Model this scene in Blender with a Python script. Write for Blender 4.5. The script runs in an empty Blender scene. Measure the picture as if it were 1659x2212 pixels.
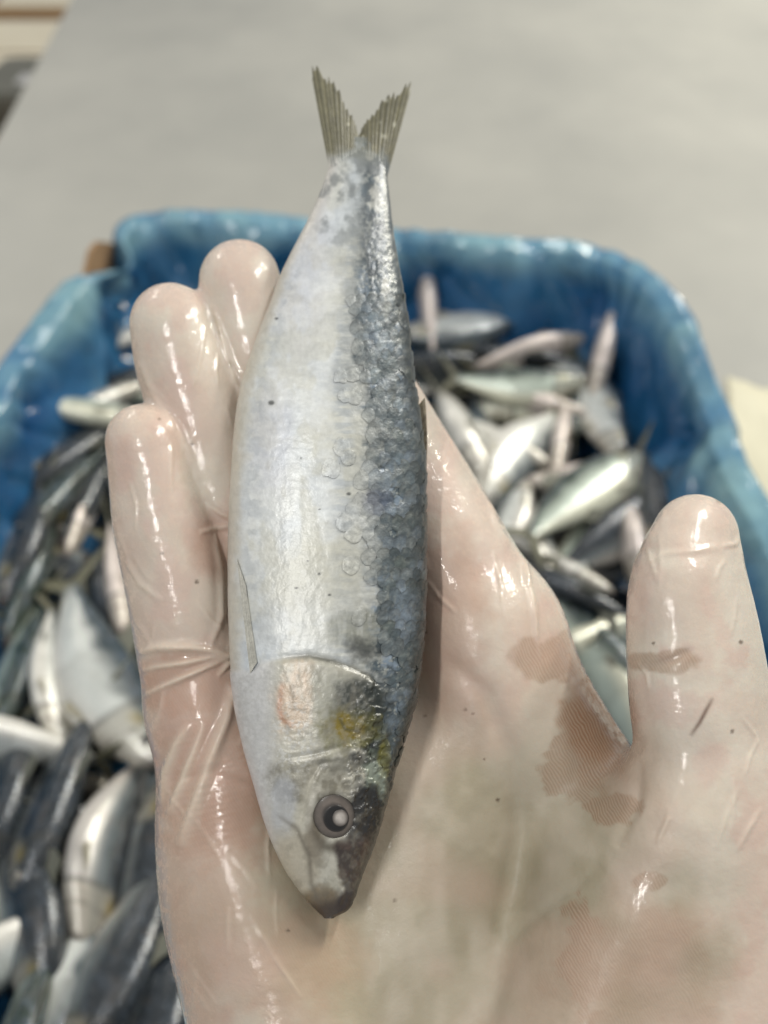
import bpy, bmesh, math, random
import numpy as np
from mathutils import Vector, Matrix

random.seed(7)
rng = np.random.default_rng(11)
SC = bpy.context.scene
COL = SC.collection
CM = 0.01

# ------------------------------------------------------------------ camera
F, CX, CY = 1900.0, 829.5, 1106.0          # focal length and centre of a 1659 x 2212 frame
TH = math.radians(45.0)
CAM = np.array([0.0, 0.0, 51.5])           # cm above the table top
RT = np.array([1.0, 0.0, 0.0])
FW = np.array([0.0, math.cos(TH), -math.sin(TH)])
UP = np.array([0.0, math.sin(TH), math.cos(TH)])

cd = bpy.data.cameras.new("camera")
cam = bpy.data.objects.new("camera", cd)
COL.objects.link(cam)
cam.location = Vector(CAM * CM)
cam.rotation_euler = (math.radians(90) - TH, 0, 0)
cd.sensor_fit = 'VERTICAL'
cd.sensor_height = 36.0
cd.lens = 36.0 * F / 2212.0
cd.clip_start = 0.01
cd.clip_end = 50
cd.dof.use_dof = True
cd.dof.focus_distance = 0.181
cd.dof.aperture_fstop = cd.lens / 3.2
SC.camera = cam
SC.render.resolution_x, SC.render.resolution_y = 768, 1024

# ------------------------------------------------------------------ light
W = bpy.data.worlds.new("World")
SC.world = W
W.use_nodes = True
bg = W.node_tree.nodes["Background"]
bg.inputs[0].default_value = (0.95, 0.98, 1.0, 1)
bg.inputs[1].default_value = 0.42
SC.view_settings.view_transform = 'Standard'
SC.view_settings.look = 'None'
SC.view_settings.exposure = 0.0
SC.view_settings.gamma = 1.0
SC.cycles.use_denoising = True
SC.cycles.max_bounces = 8
SC.cycles.sample_clamp_indirect = 4.0


def tube_lamp(loc, rz, length, width, power, tint=(1, 0.985, 0.95)):
    ld = bpy.data.lights.new("ceiling_tube", 'AREA')
    ld.shape = 'RECTANGLE'
    ld.size, ld.size_y = length * CM, width * CM
    ld.energy = power
    ld.color = tint
    o = bpy.data.objects.new("ceiling_tube", ld)
    COL.objects.link(o)
    o.location = Vector(loc) * CM
    o.rotation_euler = (0, 0, math.radians(rz))
    return o


tube_lamp((-95, -75, 230), 78, 150, 5, 26)
tube_lamp((125, 150, 235), 72, 150, 6, 38)
tube_lamp((205, 230, 225), 72, 150, 20, 96, (1, 0.96, 0.82))
tube_lamp((-260, 420, 240), 72, 150, 20, 30, (1, 0.95, 0.85))


# ------------------------------------------------------------------ helpers
def lin(c):
    c = np.asarray(c, dtype=float) / 255.0
    return np.where(c <= 0.04045, c / 12.92, ((c + 0.055) / 1.055) ** 2.4)


_T = np.random.default_rng(5).random((256, 256)).astype(np.float32)


def vnoise(x, y, s=0):
    x = np.asarray(x) + 17.31 * s
    y = np.asarray(y) + 9.77 * s
    xi, yi = np.floor(x).astype(int), np.floor(y).astype(int)
    fx, fy = x - xi, y - yi
    fx, fy = fx * fx * (3 - 2 * fx), fy * fy * (3 - 2 * fy)
    a, b = _T[xi & 255, yi & 255], _T[(xi + 1) & 255, yi & 255]
    c, d = _T[xi & 255, (yi + 1) & 255], _T[(xi + 1) & 255, (yi + 1) & 255]
    return (a * (1 - fx) + b * fx) * (1 - fy) + (c * (1 - fx) + d * fx) * fy


def fbm(x, y, s=0, o=4):
    v, a, t = 0.0, 1.0, 0.0
    for k in range(o):
        v = v + a * vnoise(x * 2 ** k, y * 2 ** k, s + 3 * k)
        t += a
        a *= 0.55
    return v / t


def ss(a, b, x):
    t = np.clip((x - a) / (b - a), 0, 1)
    return t * t * (3 - 2 * t)


def mixc(c, k, m):
    return c * (1 - m[..., None]) + np.asarray(k) * m[..., None]


def ray(x, y):
    x, y = np.asarray(x, float), np.asarray(y, float)
    return ((x - CX) / F)[..., None] * RT - ((y - CY) / F)[..., None] * UP + FW


def M(x, y, h):
    """hand space (frame px, frame px, height in 1/100 cm above the tilted palm plane) -> world metres"""
    z = 1.0 / (0.0424 + 7.7e-6 * np.asarray(y, float)) - np.asarray(h, float) / 100.0
    return (CAM + ray(x, y) * z[..., None]) * CM


def at(x, y, zt):
    """world cm of the point seen at frame px (x, y) at height zt cm"""
    d = ray(x, y)
    return CAM + d * ((zt - CAM[2]) / d[2])


def link(name, me, mat=None, parent=None):
    o = bpy.data.objects.new(name, me)
    COL.objects.link(o)
    if mat:
        me.materials.append(mat)
    if parent:
        o.parent = parent
    return o


def tag(o, label=None, cat=None, group=None, kind=None):
    for k, v in (("label", label), ("category", cat), ("group", group), ("kind", kind)):
        if v:
            o[k] = v
    return o


def empty(name, loc=(0, 0, 0)):
    o = bpy.data.objects.new(name, None)
    o.empty_display_size = 0.01
    COL.objects.link(o)
    o.location = loc
    return o


def mesh(name, v, f, col=None, tex=None, smooth=True, recalc=True, extra=None):
    me = bpy.data.meshes.new(name)
    me.from_pydata([tuple(p) for p in np.asarray(v, float)], [], [tuple(int(i) for i in q) for q in f])
    if recalc:
        bm = bmesh.new()
        bm.from_mesh(me)
        bmesh.ops.recalc_face_normals(bm, faces=bm.faces)
        bm.to_mesh(me)
        bm.free()
    if col is not None:
        a = me.color_attributes.new("pigment", 'FLOAT_COLOR', 'POINT')
        c = np.ones((len(v), 4), np.float32)
        c[:, :3] = col
        a.data.foreach_set("color", c.ravel())
    if tex is not None:
        a = me.attributes.new("skin_space", 'FLOAT_VECTOR', 'POINT')
        a.data.foreach_set("vector", np.asarray(tex, np.float32).ravel())
    for k, d in (extra or {}).items():
        a = me.attributes.new(k, 'FLOAT', 'POINT')
        a.data.foreach_set("value", np.asarray(d, np.float32))
    if smooth:
        me.polygons.foreach_set("use_smooth", [True] * len(me.polygons))
    me.update()
    return me


def gridfaces(n, m, wrap=False):
    i, j = np.meshgrid(np.arange(n - 1), np.arange(m if wrap else m - 1), indexing='ij')
    j2 = (j + 1) % m
    return np.stack([i * m + j, i * m + j2, (i + 1) * m + j2, (i + 1) * m + j], -1).reshape(-1, 4)


def box_mesh(name, x0, x1, y0, y1, z0, z1, bev=0.0):
    bm = bmesh.new()
    bmesh.ops.create_cube(bm, size=1)
    for v in bm.verts:
        v.co = Vector(((x0 + x1) / 2 + v.co.x * (x1 - x0), (y0 + y1) / 2 + v.co.y * (y1 - y0), (z0 + z1) / 2 + v.co.z * (z1 - z0))) * CM
    if bev:
        bmesh.ops.bevel(bm, geom=bm.edges[:], offset=bev * CM, segments=2, affect='EDGES')
    me = bpy.data.meshes.new(name)
    bm.to_mesh(me)
    bm.free()
    return me


# ------------------------------------------------------------------ materials
def new_mat(name):
    m = bpy.data.materials.new(name)
    m.use_nodes = True
    n = m.node_tree.nodes
    return m, n, m.node_tree.links, n["Principled BSDF"]


def nd(n, t, **kw):
    x = n.new(t)
    for k, v in kw.items():
        if k in x.inputs.keys():
            x.inputs[k].default_value = v
        else:
            setattr(x, k, v)
    return x


def noisy_mat(name, c1, c2, scale, rough=0.5, bump=0.0, bscale=None, spec=0.5, detail=5, metallic=0.0, stretch=(1, 1, 1)):
    m, n, l, p = new_mat(name)
    tc = nd(n, "ShaderNodeTexCoord")
    mp = nd(n, "ShaderNodeMapping")
    mp.inputs["Scale"].default_value = stretch
    l.new(tc.outputs["Object"], mp.inputs[0])
    a = nd(n, "ShaderNodeTexNoise", Scale=scale, Detail=detail, Roughness=0.6)
    l.new(mp.outputs[0], a.inputs["Vector"])
    r = nd(n, "ShaderNodeValToRGB")
    r.color_ramp.elements[0].position, r.color_ramp.elements[1].position = 0.3, 0.72
    r.color_ramp.elements[0].color = (*lin(c1), 1)
    r.color_ramp.elements[1].color = (*lin(c2), 1)
    l.new(a.outputs["Fac"], r.inputs[0])
    l.new(r.outputs[0], p.inputs["Base Color"])
    p.inputs["Roughness"].default_value = rough
    p.inputs["Metallic"].default_value = metallic
    p.inputs["Specular IOR Level"].default_value = spec
    if bump:
        b = nd(n, "ShaderNodeTexNoise", Scale=bscale or scale * 4, Detail=4)
        l.new(mp.outputs[0], b.inputs["Vector"])
        bp = nd(n, "ShaderNodeBump", Strength=bump, Distance=0.002)
        l.new(b.outputs["Fac"], bp.inputs["Height"])
        l.new(bp.outputs[0], p.inputs["Normal"])
    return m


def pigment_mat(name, coord, nscale, vary, rough, coat, coat_rough, bump, bscale, metallic=0.0, sss=0.0, bdist=0.0004, speck=False, spec=0.5, lines=False):
    m, n, l, p = new_mat(name)
    vc = nd(n, "ShaderNodeAttribute", attribute_name="pigment")
    if coord == "skin_space":
        tc = nd(n, "ShaderNodeAttribute", attribute_name="skin_space")
        vec = tc.outputs["Vector"]
    else:
        tc = nd(n, "ShaderNodeTexCoord")
        vec = tc.outputs["Object"]
    a = nd(n, "ShaderNodeTexNoise", Scale=nscale, Detail=6, Roughness=0.65)
    l.new(vec, a.inputs["Vector"])
    mr = nd(n, "ShaderNodeMapRange")
    mr.inputs[1].default_value, mr.inputs[2].default_value = 0.3, 0.7
    mr.inputs[3].default_value, mr.inputs[4].default_value = 1 - vary, 1 + vary
    l.new(a.outputs["Fac"], mr.inputs[0])
    mx = nd(n, "ShaderNodeVectorMath", operation='SCALE')
    l.new(vc.outputs["Color"], mx.inputs[0])
    l.new(mr.outputs[0], mx.inputs["Scale"])
    out = mx.outputs[0]
    if speck:
        vo = nd(n, "ShaderNodeTexVoronoi", Scale=speck)
        l.new(vec, vo.inputs["Vector"])
        lt = nd(n, "ShaderNodeMapRange")
        lt.inputs[1].default_value, lt.inputs[2].default_value = 0.035, 0.075
        l.new(vo.outputs["Distance"], lt.inputs[0])
        sp = nd(n, "ShaderNodeSeparateColor")
        l.new(vo.outputs["Color"], sp.inputs[0])
        gt = nd(n, "ShaderNodeMath", operation='LESS_THAN')
        gt.inputs[1].default_value = 0.72
        l.new(sp.outputs[0], gt.inputs[0])
        mm = nd(n, "ShaderNodeMath", operation='MAXIMUM')
        l.new(lt.outputs[0], mm.inputs[0])
        l.new(gt.outputs[0], mm.inputs[1])
        mk = nd(n, "ShaderNodeMix", data_type='RGBA')
        l.new(mm.outputs[0], mk.inputs["Factor"])
        mk.inputs["A"].default_value = (0.05, 0.035, 0.025, 1)
        l.new(out, mk.inputs["B"])
        out = mk.outputs["Result"]
    if lines:
        # skin ridges printed through the wet film
        at_ = nd(n, "ShaderNodeAttribute", attribute_name="wetprint")
        wv = nd(n, "ShaderNodeTexWave", Scale=0.05, Distortion=10.0, Detail=2)
        wv.inputs["Detail Scale"].default_value = 0.35
        mp = nd(n, "ShaderNodeMapping")
        mp.inputs["Rotation"].default_value = (0, 0, 0.5)
        l.new(vec, mp.inputs[0])
        l.new(mp.outputs[0], wv.inputs["Vector"])
        gg = nd(n, "ShaderNodeMath", operation='MULTIPLY')
        l.new(wv.outputs["Fac"], gg.inputs[0])
        l.new(at_.outputs["Fac"], gg.inputs[1])
        g2 = nd(n, "ShaderNodeMath", operation='MULTIPLY')
        g2.inputs[1].default_value = 0.48
        l.new(gg.outputs[0], g2.inputs[0])
        mk = nd(n, "ShaderNodeMix", data_type='RGBA')
        l.new(g2.outputs[0], mk.inputs["Factor"])
        l.new(out, mk.inputs["A"])
        mk.inputs["B"].default_value = (*lin((203, 184, 164)), 1)
        out = mk.outputs["Result"]
    l.new(out, p.inputs["Base Color"])
    p.inputs["Roughness"].default_value = rough
    p.inputs["Metallic"].default_value = metallic
    p.inputs["Specular IOR Level"].default_value = spec
    p.inputs["Coat Weight"].default_value = coat
    p.inputs["Coat Roughness"].default_value = coat_rough
    if lines:
        wa = nd(n, "ShaderNodeAttribute", attribute_name="wetfilm")
        wn = nd(n, "ShaderNodeTexNoise", Scale=0.05, Detail=4, Roughness=0.7)
        l.new(vec, wn.inputs["Vector"])
        wm = nd(n, "ShaderNodeMapRange")
        wm.inputs[1].default_value, wm.inputs[2].default_value = 0.43, 0.50
        l.new(wn.outputs["Fac"], wm.inputs[0])
        wx = nd(n, "ShaderNodeMath", operation='MULTIPLY')
        l.new(wm.outputs[0], wx.inputs[0])
        l.new(wa.outputs["Fac"], wx.inputs[1])
        l.new(wx.outputs[0], p.inputs["Coat Weight"])
    if sss:
        p.inputs["Subsurface Weight"].default_value = sss
        p.inputs["Subsurface Radius"].default_value = (1.0, 0.55, 0.4)
        p.inputs["Subsurface Scale"].default_value = 0.003
    if bump:
        b = nd(n, "ShaderNodeTexNoise", Scale=bscale, Detail=5, Roughness=0.55)
        l.new(vec, b.inputs["Vector"])
        bp = nd(n, "ShaderNodeBump", Strength=bump, Distance=bdist)
        l.new(b.outputs["Fac"], bp.inputs["Height"])
        l.new(bp.outputs[0], p.inputs["Normal"])
        l.new(bp.outputs[0], p.inputs["Coat Normal"])
    return m


MAT_TABLE = noisy_mat("dull_steel", (146, 145, 139), (166, 164, 156), 3.0, rough=0.42, bump=0.05, bscale=40, spec=0.5, stretch=(1, .8, 1))
MAT_TILE = noisy_mat("cream_tile", (214, 203, 178), (228, 219, 196), 2.0, rough=0.35)
MAT_GROUT = noisy_mat("floor_screed", (140, 120, 104), (160, 140, 122), 5.0, rough=0.8)
MAT_BROWN = noisy_mat("brown_wood", (128, 98, 58), (150, 118, 72), 6.0, rough=0.6, stretch=(1, 8, 1))
MAT_BIN = noisy_mat("grey_plastic", (98, 97, 86), (116, 114, 102), 8.0, rough=0.5)
MAT_WHITE = noisy_mat("white_label", (190, 188, 186), (205, 203, 200), 8.0, rough=0.6)
MAT_RUST = noisy_mat("red_brown_plastic", (112, 62, 42), (130, 76, 54), 8.0, rough=0.5)
MAT_CARD = noisy_mat("cardboard", (140, 112, 84), (164, 134, 102), 30.0, rough=0.85, bump=0.1, spec=0.2)
MAT_YELLOW = noisy_mat("pale_yellow_card", (194, 189, 166), (208, 203, 180), 12.0, rough=0.7, bump=0.1, spec=0.3)
MAT_FISH = pigment_mat("wet_fish_skin", "skin_space", 0.06, 0.11, 0.38, 0.42, 0.19, 0.25, 0.09, metallic=0.06, sss=0.0, bdist=0.0005, spec=0.6)
MAT_SCALE = pigment_mat("fish_scale", "skin_space", 0.10, 0.28, 0.42, 0.3, 0.2, 0.35, 0.12, metallic=0.2, bdist=0.0004, spec=0.7)
MAT_FIN = pigment_mat("fin_membrane", "skin_space", 0.10, 0.2, 0.5, 0.15, 0.25, 0.4, 0.2, bdist=0.0003)
MAT_GLOVE = pigment_mat("wet_latex_over_skin", "skin_space", 0.012, 0.04, 0.42, 0.85, 0.03, 0.45, 0.06, sss=0.2, bdist=0.00025, lines=True, spec=0.3)
MAT_PILE = pigment_mat("pile_fish_skin", "object", 220.0, 0.22, 0.26, 0.8, 0.1, 0.25, 260.0, metallic=0.2, bdist=0.0006, spec=0.6)
MAT_EYE = pigment_mat("fish_eye_jelly", "object", 400.0, 0.2, 0.35, 0.3, 0.12, 0.0, 300.0)


def liner_material():
    m, n, l, p = new_mat("blue_polythene")
    tc = nd(n, "ShaderNodeTexCoord")
    a = nd(n, "ShaderNodeTexNoise", Scale=9.0, Detail=5, Roughness=0.6)
    l.new(tc.outputs["Object"], a.inputs["Vector"])
    r = nd(n, "ShaderNodeValToRGB")
    r.color_ramp.elements[0].position, r.color_ramp.elements[1].position = 0.32, 0.7
    r.color_ramp.elements[0].color = (*lin((40, 106, 170)), 1)
    r.color_ramp.elements[1].color = (*lin((66, 142, 190)), 1)
    l.new(a.outputs["Fac"], r.inputs[0])
    l.new(r.outputs[0], p.inputs["Base Color"])
    p.inputs["Roughness"].default_value = 0.16
    p.inputs["Specular IOR Level"].default_value = 0.8
    vc = nd(n, "ShaderNodeAttribute", attribute_name="pigment")
    mm = nd(n, "ShaderNodeMix", data_type='RGBA', blend_type='MULTIPLY')
    mm.inputs["Factor"].default_value = 1.0
    l.new(r.outputs[0], mm.inputs["A"])
    l.new(vc.outputs["Color"], mm.inputs["B"])
    l.new(mm.outputs["Result"], p.inputs["Base Color"])
    wn = nd(n, "ShaderNodeTexNoise", Scale=14.0, Detail=3)
    l.new(tc.outputs["Object"], wn.inputs["Vector"])
    wa = nd(n, "ShaderNodeVectorMath", operation='SCALE')
    wa.inputs["Scale"].default_value = 0.07
    l.new(wn.outputs["Color"], wa.inputs[0])
    wb = nd(n, "ShaderNodeVectorMath", operation='ADD')
    l.new(wa.outputs[0], wb.inputs[0])
    st_ = nd(n, "ShaderNodeMapping")
    st_.inputs["Rotation"].default_value = (0.5, 0.4, 0.3)
    st_.inputs["Scale"].default_value = (1.0, 0.45, 0.3)
    l.new(tc.outputs["Object"], st_.inputs[0])
    l.new(st_.outputs[0], wb.inputs[1])
    geo = nd(n, "ShaderNodeNewGeometry")
    prev = geo.outputs["Normal"]
    for sc_, amt in ((15.0, 0.55), (38.0, 0.35), (90.0, 0.22)):
        vo = nd(n, "ShaderNodeTexVoronoi", Scale=sc_)
        l.new(wb.outputs[0], vo.inputs["Vector"])
        sb = nd(n, "ShaderNodeVectorMath", operation='SUBTRACT')
        sb.inputs[1].default_value = (0.5, 0.5, 0.5)
        l.new(vo.outputs["Color"], sb.inputs[0])
        sl_ = nd(n, "ShaderNodeVectorMath", operation='SCALE')
        sl_.inputs["Scale"].default_value = amt
        l.new(sb.outputs[0], sl_.inputs[0])
        ad = nd(n, "ShaderNodeVectorMath", operation='ADD')
        l.new(prev, ad.inputs[0])
        l.new(sl_.outputs[0], ad.inputs[1])
        prev = ad.outputs[0]
    nm_ = nd(n, "ShaderNodeVectorMath", operation='NORMALIZE')
    l.new(prev, nm_.inputs[0])
    l.new(nm_.outputs[0], p.inputs["Normal"])
    tr = nd(n, "ShaderNodeBsdfTranslucent")
    tr.inputs[0].default_value = (*lin((80, 160, 205)), 1)
    mx = nd(n, "ShaderNodeMixShader")
    mx.inputs[0].default_value = 0.25
    l.new(p.outputs[0], mx.inputs[1])
    l.new(tr.outputs[0], mx.inputs[2])
    tp = nd(n, "ShaderNodeBsdfTransparent")
    tp.inputs[0].default_value = (*lin((120, 180, 215)), 1)
    m2 = nd(n, "ShaderNodeMixShader")
    m2.inputs[0].default_value = 0.26
    l.new(mx.outputs[0], m2.inputs[1])
    l.new(tp.outputs[0], m2.inputs[2])
    l.new(m2.outputs[0], n["Material Output"].inputs["Surface"])
    return m


MAT_LINER = liner_material()

# ------------------------------------------------------------------ setting: floor, table, what stands beyond it
FLOOR = -80.0
fl = link("floor", box_mesh("floor", -900, 600, -200, 1200, FLOOR - 6, FLOOR - 0.6), MAT_GROUT)
tag(fl, kind="structure")
s_rot = math.radians(0)
tile0 = None
TS, GAP = 46.0, 3.6
for iy in range(-2, 5):
    for ix in range(-9, 1):
        if iy == 2:
            pass
        x0 = -146.0 - 0.0 + ix * TS - (0 if iy < 1 else 3)
        y0 = 421.5 + iy * TS + (19 if iy > 0 else 0)
        if tile0 is None:
            tile0 = box_mesh("floor_tile", 0, TS - GAP, 0, TS - GAP, -0.6, 0.0, 0.25)
            tile0.materials.append(MAT_TILE)
        t = bpy.data.objects.new("floor_tile", tile0)
        COL.objects.link(t)
        t.location = Vector((x0, y0, FLOOR + random.uniform(-0.1, 0.1))) * CM
        t.parent = fl
st = link("floor_strip", box_mesh("floor_strip", -700, 100, 469.5, 484.5, FLOOR - 0.6, FLOOR + 0.7, 0.3), MAT_BROWN, fl)

tb = empty("steel_table", (0, 0, 0))
tag(tb, "wide dull grey steel table top holding the blue lined box", "table")
pA, pB = at(150, 0, 0), at(0, 280, 0)
dx = (pA[0] - pB[0]) / (pA[1] - pB[1])
x_at = lambda y: pB[0] + dx * (y - pB[1])
bm = bmesh.new()
v = [bm.verts.new(Vector((x, y, 0)) * CM) for x, y in ((x_at(-40), -40), (170, -40), (170, 330), (x_at(330), 330))]
f = bm.faces.new(v)
e = bmesh.ops.extrude_face_region(bm, geom=[f])
bmesh.ops.translate(bm, verts=[q for q in e["geom"] if isinstance(q, bmesh.types.BMVert)], vec=(0, 0, -0.03))
bmesh.ops.recalc_face_normals(bm, faces=bm.faces)
bmesh.ops.bevel(bm, geom=bm.edges[:], offset=0.004, segments=3, affect='EDGES')
me = bpy.data.meshes.new("table_top")
bm.to_mesh(me)
bm.free()
link("table_top", me, MAT_TABLE, tb)
for x, y in ((-40, 0), (150, 0), (150, 310), (-48, 310)):
    link("leg", box_mesh("leg", x - 2.5, x + 2.5, y - 2.5, y + 2.5, FLOOR, -3.0, 0.4), MAT_TABLE, tb)

# grey bin on the floor beside the table: tapered tub with a rim, a white sticker and a red brown handle
def tub(cx, cy, z0, z1, hx, hy, taper):
    vs, fs = [], []
    rings = [(z0, taper), (z1 - 4, 0.97), (z1 - 4, 1.04), (z1, 1.04), (z1, 0.94), (z0 + 3, taper * 0.93)]
    for z, k in rings:
        for a in range(24):
            t = 2 * math.pi * a / 24
            c, s = math.cos(t), math.sin(t)
            vs.append(((cx + hx * k * np.sign(c) * abs(c) ** 0.4) * CM, (cy + hy * k * np.sign(s) * abs(s) ** 0.4) * CM, z * CM))
    fs = [list(q) for q in gridfaces(len(rings), 24, True)] + [list(range(24)), list(range(24 * 5, 24 * 6))]
    return mesh("bin_wall", vs, fs, smooth=False)


tz = -45.0
p0, p1 = at(10, 124, tz), at(118, 133, tz)
bcx, bcy = (p0[0] + p1[0]) / 2, p0[1] - 17
bn = empty("grey_bin", Vector((0, 0, 0)))
tag(bn, "dark grey tapered plastic bin on the tiled floor beyond the table edge", "bin")
hx = (p1[0] - p0[0]) / 2
link("bin_wall", tub(bcx, bcy, FLOOR, tz, hx, 17, 0.55), MAT_BIN, bn)
link("lid", box_mesh("lid", bcx - hx * 0.93, bcx + hx * 0.93, bcy - 15.5, bcy + 15.5, tz - 1.5, tz + 0.4, 0.3), MAT_BIN, bn)
q = at(62, 170, tz + 0.5)
link("sticker", box_mesh("sticker", q[0] - 3.2, q[0] + 3.2, q[1] - 4, q[1] + 4, tz + 0.402, tz + 0.6), MAT_WHITE, bn)
q = at(0, 178, FLOOR + 6)
hb = empty("brush_head", (0, 0, 0))
tag(hb, "small red brown brush block on the floor left of the grey bin", "brush")
link("block", box_mesh("block", q[0] - 16, q[0] + 5, q[1] - 3, q[1] + 3, FLOOR + 3, FLOOR + 7, 0.8), MAT_RUST, hb)
link("bristles", box_mesh("bristles", q[0] - 15, q[0] + 4, q[1] - 2.4, q[1] + 2.4, FLOOR + 0.02, FLOOR + 3, 0.3), MAT_RUST, hb)

# pale yellow carton sheet lying on the table at the right of the box
c4 = [at(1560, 842, 0.5), at(1760, 856, 0.5), at(1960, 1180, 0.5), at(1600, 1180, 0.5)]
N = 22
vs = []
for i in range(N):
    for j in range(N):
        a, b = i / (N - 1), j / (N - 1)
        p = (c4[0] * (1 - b) + c4[1] * b) * (1 - a) + (c4[3] * (1 - b) + c4[2] * b) * a
        p = p + np.array([0, 0, 1.6 * fbm(a * 3, b * 3, 4) + 1.3 * abs(b - 0.45) * (1 - a)])
        vs.append(p * CM)
o = link("carton_sheet", mesh("carton_sheet", vs, gridfaces(N, N)), MAT_YELLOW)
md = o.modifiers.new("thickness", 'SOLIDIFY')
md.thickness = 0.004
md.offset = 1
tag(o, "pale yellow carton sheet lying on the table right of the blue liner", "cardboard")

# ------------------------------------------------------------------ the box and its blue liner
RIMZ = 16.0
rim_px = [(-120, 985), (0, 790), (100, 650), (165, 560), (215, 497), (275, 462), (400, 452), (560, 459), (690, 474), (850, 492), (1050, 508),
          (1230, 520), (1350, 552), (1440, 612), (1502, 705), (1555, 850), (1603, 975), (1665, 1085), (1740, 1230)]
rim = [at(x, y, RIMZ)[:2] for x, y in rim_px]
rim += [np.array(p) for p in ((21.5, 12.0), (19, 7.0), (13, 5.0), (-20, 8.0), (-29, 9.0), (-33, 13.0))]
rim = np.array(rim)


def closed_spline(P, n):
    k = len(P)
    seg = np.linalg.norm(np.roll(P, -1, 0) - P, axis=1)
    t = np.concatenate([[0], np.cumsum(seg)])
    u = np.linspace(0, t[-1], n, endpoint=False)
    i = np.clip(np.searchsorted(t, u, side='right') - 1, 0, k - 1)
    w = ((u - t[i]) / seg[i])[:, None]
    p0, p1, p2, p3 = P[(i - 1) % k], P[i], P[(i + 1) % k], P[(i + 2) % k]
    return 0.5 * (2 * p1 + (p2 - p0) * w + (2 * p0 - 5 * p1 + 4 * p2 - p3) * w ** 2 + (3 * p1 - p0 - 3 * p2 + p3) * w ** 3)


NU = 520
ring = closed_spline(rim, NU)
cen = ring.mean(0)
tan = np.roll(ring, -1, 0) - np.roll(ring, 1, 0)
tan /= np.linalg.norm(tan, axis=1)[:, None]
nin = np.stack([tan[:, 1], -tan[:, 0]], 1)
if ((cen - ring) * nin).sum() < 0:
    nin = -nin
for _ in range(30):
    nin = (np.roll(nin, 1, 0) + nin + np.roll(nin, -1, 0)) / 3
nin /= np.linalg.norm(nin, axis=1)[:, None]
arc = np.concatenate([[0], np.cumsum(np.linalg.norm(np.diff(ring, axis=0), axis=1))])
tot = arc[-1] + np.linalg.norm(ring[0] - ring[-1])
# profile: (inset cm, height above rim cm)
prof = [(9.5, -14.4), (7.0, -14.0), (5.2, -12.0), (4.2, -10.0), (3.5, -8.0), (3.0, -6.5), (2.6, -5.0), (2.3, -3.8), (2.05, -2.7), (1.9, -1.8), (1.7, -1.0), (1.4, -0.4), (0.6, -0.12),
        (0.1, 0.0), (-0.2, -0.12), (-0.45, -0.6), (-0.65, -1.3), (-0.9, -2.2), (-1.1, -3.4), (-1.2, -4.6), (-1.3, -6.0), (-1.5, -7.5)]
prof = np.array(prof)
tt = np.linspace(0, len(prof) - 1, 90)
prof = np.stack([np.interp(tt, np.arange(len(prof)), prof[:, k]) for k in (0, 1)], 1)
NP = len(prof)
ph = 2 * np.pi * arc / tot
vs = np.zeros((NU, NP, 3))
film = np.zeros((NU, NP, 3))
for j in range(NP):
    ins, dz = prof[j]
    k = j / (NP - 1)
    depth = max(0.0, -dz)
    fold = (np.abs(2 * vnoise(arc * 0.16 + depth * 0.16, np.full(NU, k * 1.6), 2) - 1)) ** 0.7
    fold2 = (np.abs(2 * vnoise(arc * 0.42 - depth * 0.30, np.full(NU, k * 2.0), 9) - 1)) ** .8
    fine = vnoise(arc * 1.6, np.full(NU, k * 14.0), 6) - 0.5
    amp = 0.35 + 0.22 * min(depth, 4.0)
    w = 1.9 * amp * (fold - 0.45) + 1.0 * amp * (fold2 - 0.5) + 0.12 * fine
    zz = RIMZ + dz + (0.45 * (fold2 - 0.5) + 0.5 * (fold - .5)) * (1 if depth < 3 else 0.6) + 0.25 * fine
    # light on the rim and shade inside, painted into the film colour
    thin = float(ss(3.2, 0.6, np.array(depth))) if j < NP * .6 else 0.8  # weight of the painted rim light
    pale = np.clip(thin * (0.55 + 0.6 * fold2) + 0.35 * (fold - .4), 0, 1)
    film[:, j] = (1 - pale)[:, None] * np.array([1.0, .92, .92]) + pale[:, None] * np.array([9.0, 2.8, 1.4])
    if j > NP * 0.72:
        w = -np.abs(w) * 0.5
        zz = RIMZ + dz * (0.75 + 0.6 * vnoise(arc * 0.25, np.full(NU, 1.0), 21))
    if j <= 2:
        zz = np.full(NU, 1.2)
    xy = ring + nin * (ins + w)[:, None]
    vs[:, j, :2] = xy
    vs[:, j, 2] = np.maximum(zz, 0.6)
# the film is pulled back at the far left corner so the carton shows
cpt = at(205, 530, RIMZ)[:2]
dist = np.linalg.norm(ring - cpt, axis=1)
pull = np.exp(-(dist / 3.4) ** 2)
for j in range(NP):
    if prof[j][1] > -3.2 or j > NP * 0.6:
        kk = ss(0.45, 0.62, np.array(j / (NP - 1)))
        vs[:, j, :2] += nin * (pull * (1.4 + 2.2 * kk))[:, None]
        vs[:, j, 2] -= pull * (1.2 + 0.3 * kk)
base = [tuple(range(j0, NU * NP, NP)) for j0 in (0,)]
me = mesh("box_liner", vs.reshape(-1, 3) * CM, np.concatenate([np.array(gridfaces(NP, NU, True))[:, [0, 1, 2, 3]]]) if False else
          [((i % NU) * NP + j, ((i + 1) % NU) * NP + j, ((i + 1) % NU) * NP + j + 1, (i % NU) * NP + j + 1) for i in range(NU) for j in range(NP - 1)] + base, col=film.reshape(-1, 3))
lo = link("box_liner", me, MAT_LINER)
tag(lo, "crinkled glossy blue plastic liner folded over the rim of the fish box", "liner")

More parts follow.
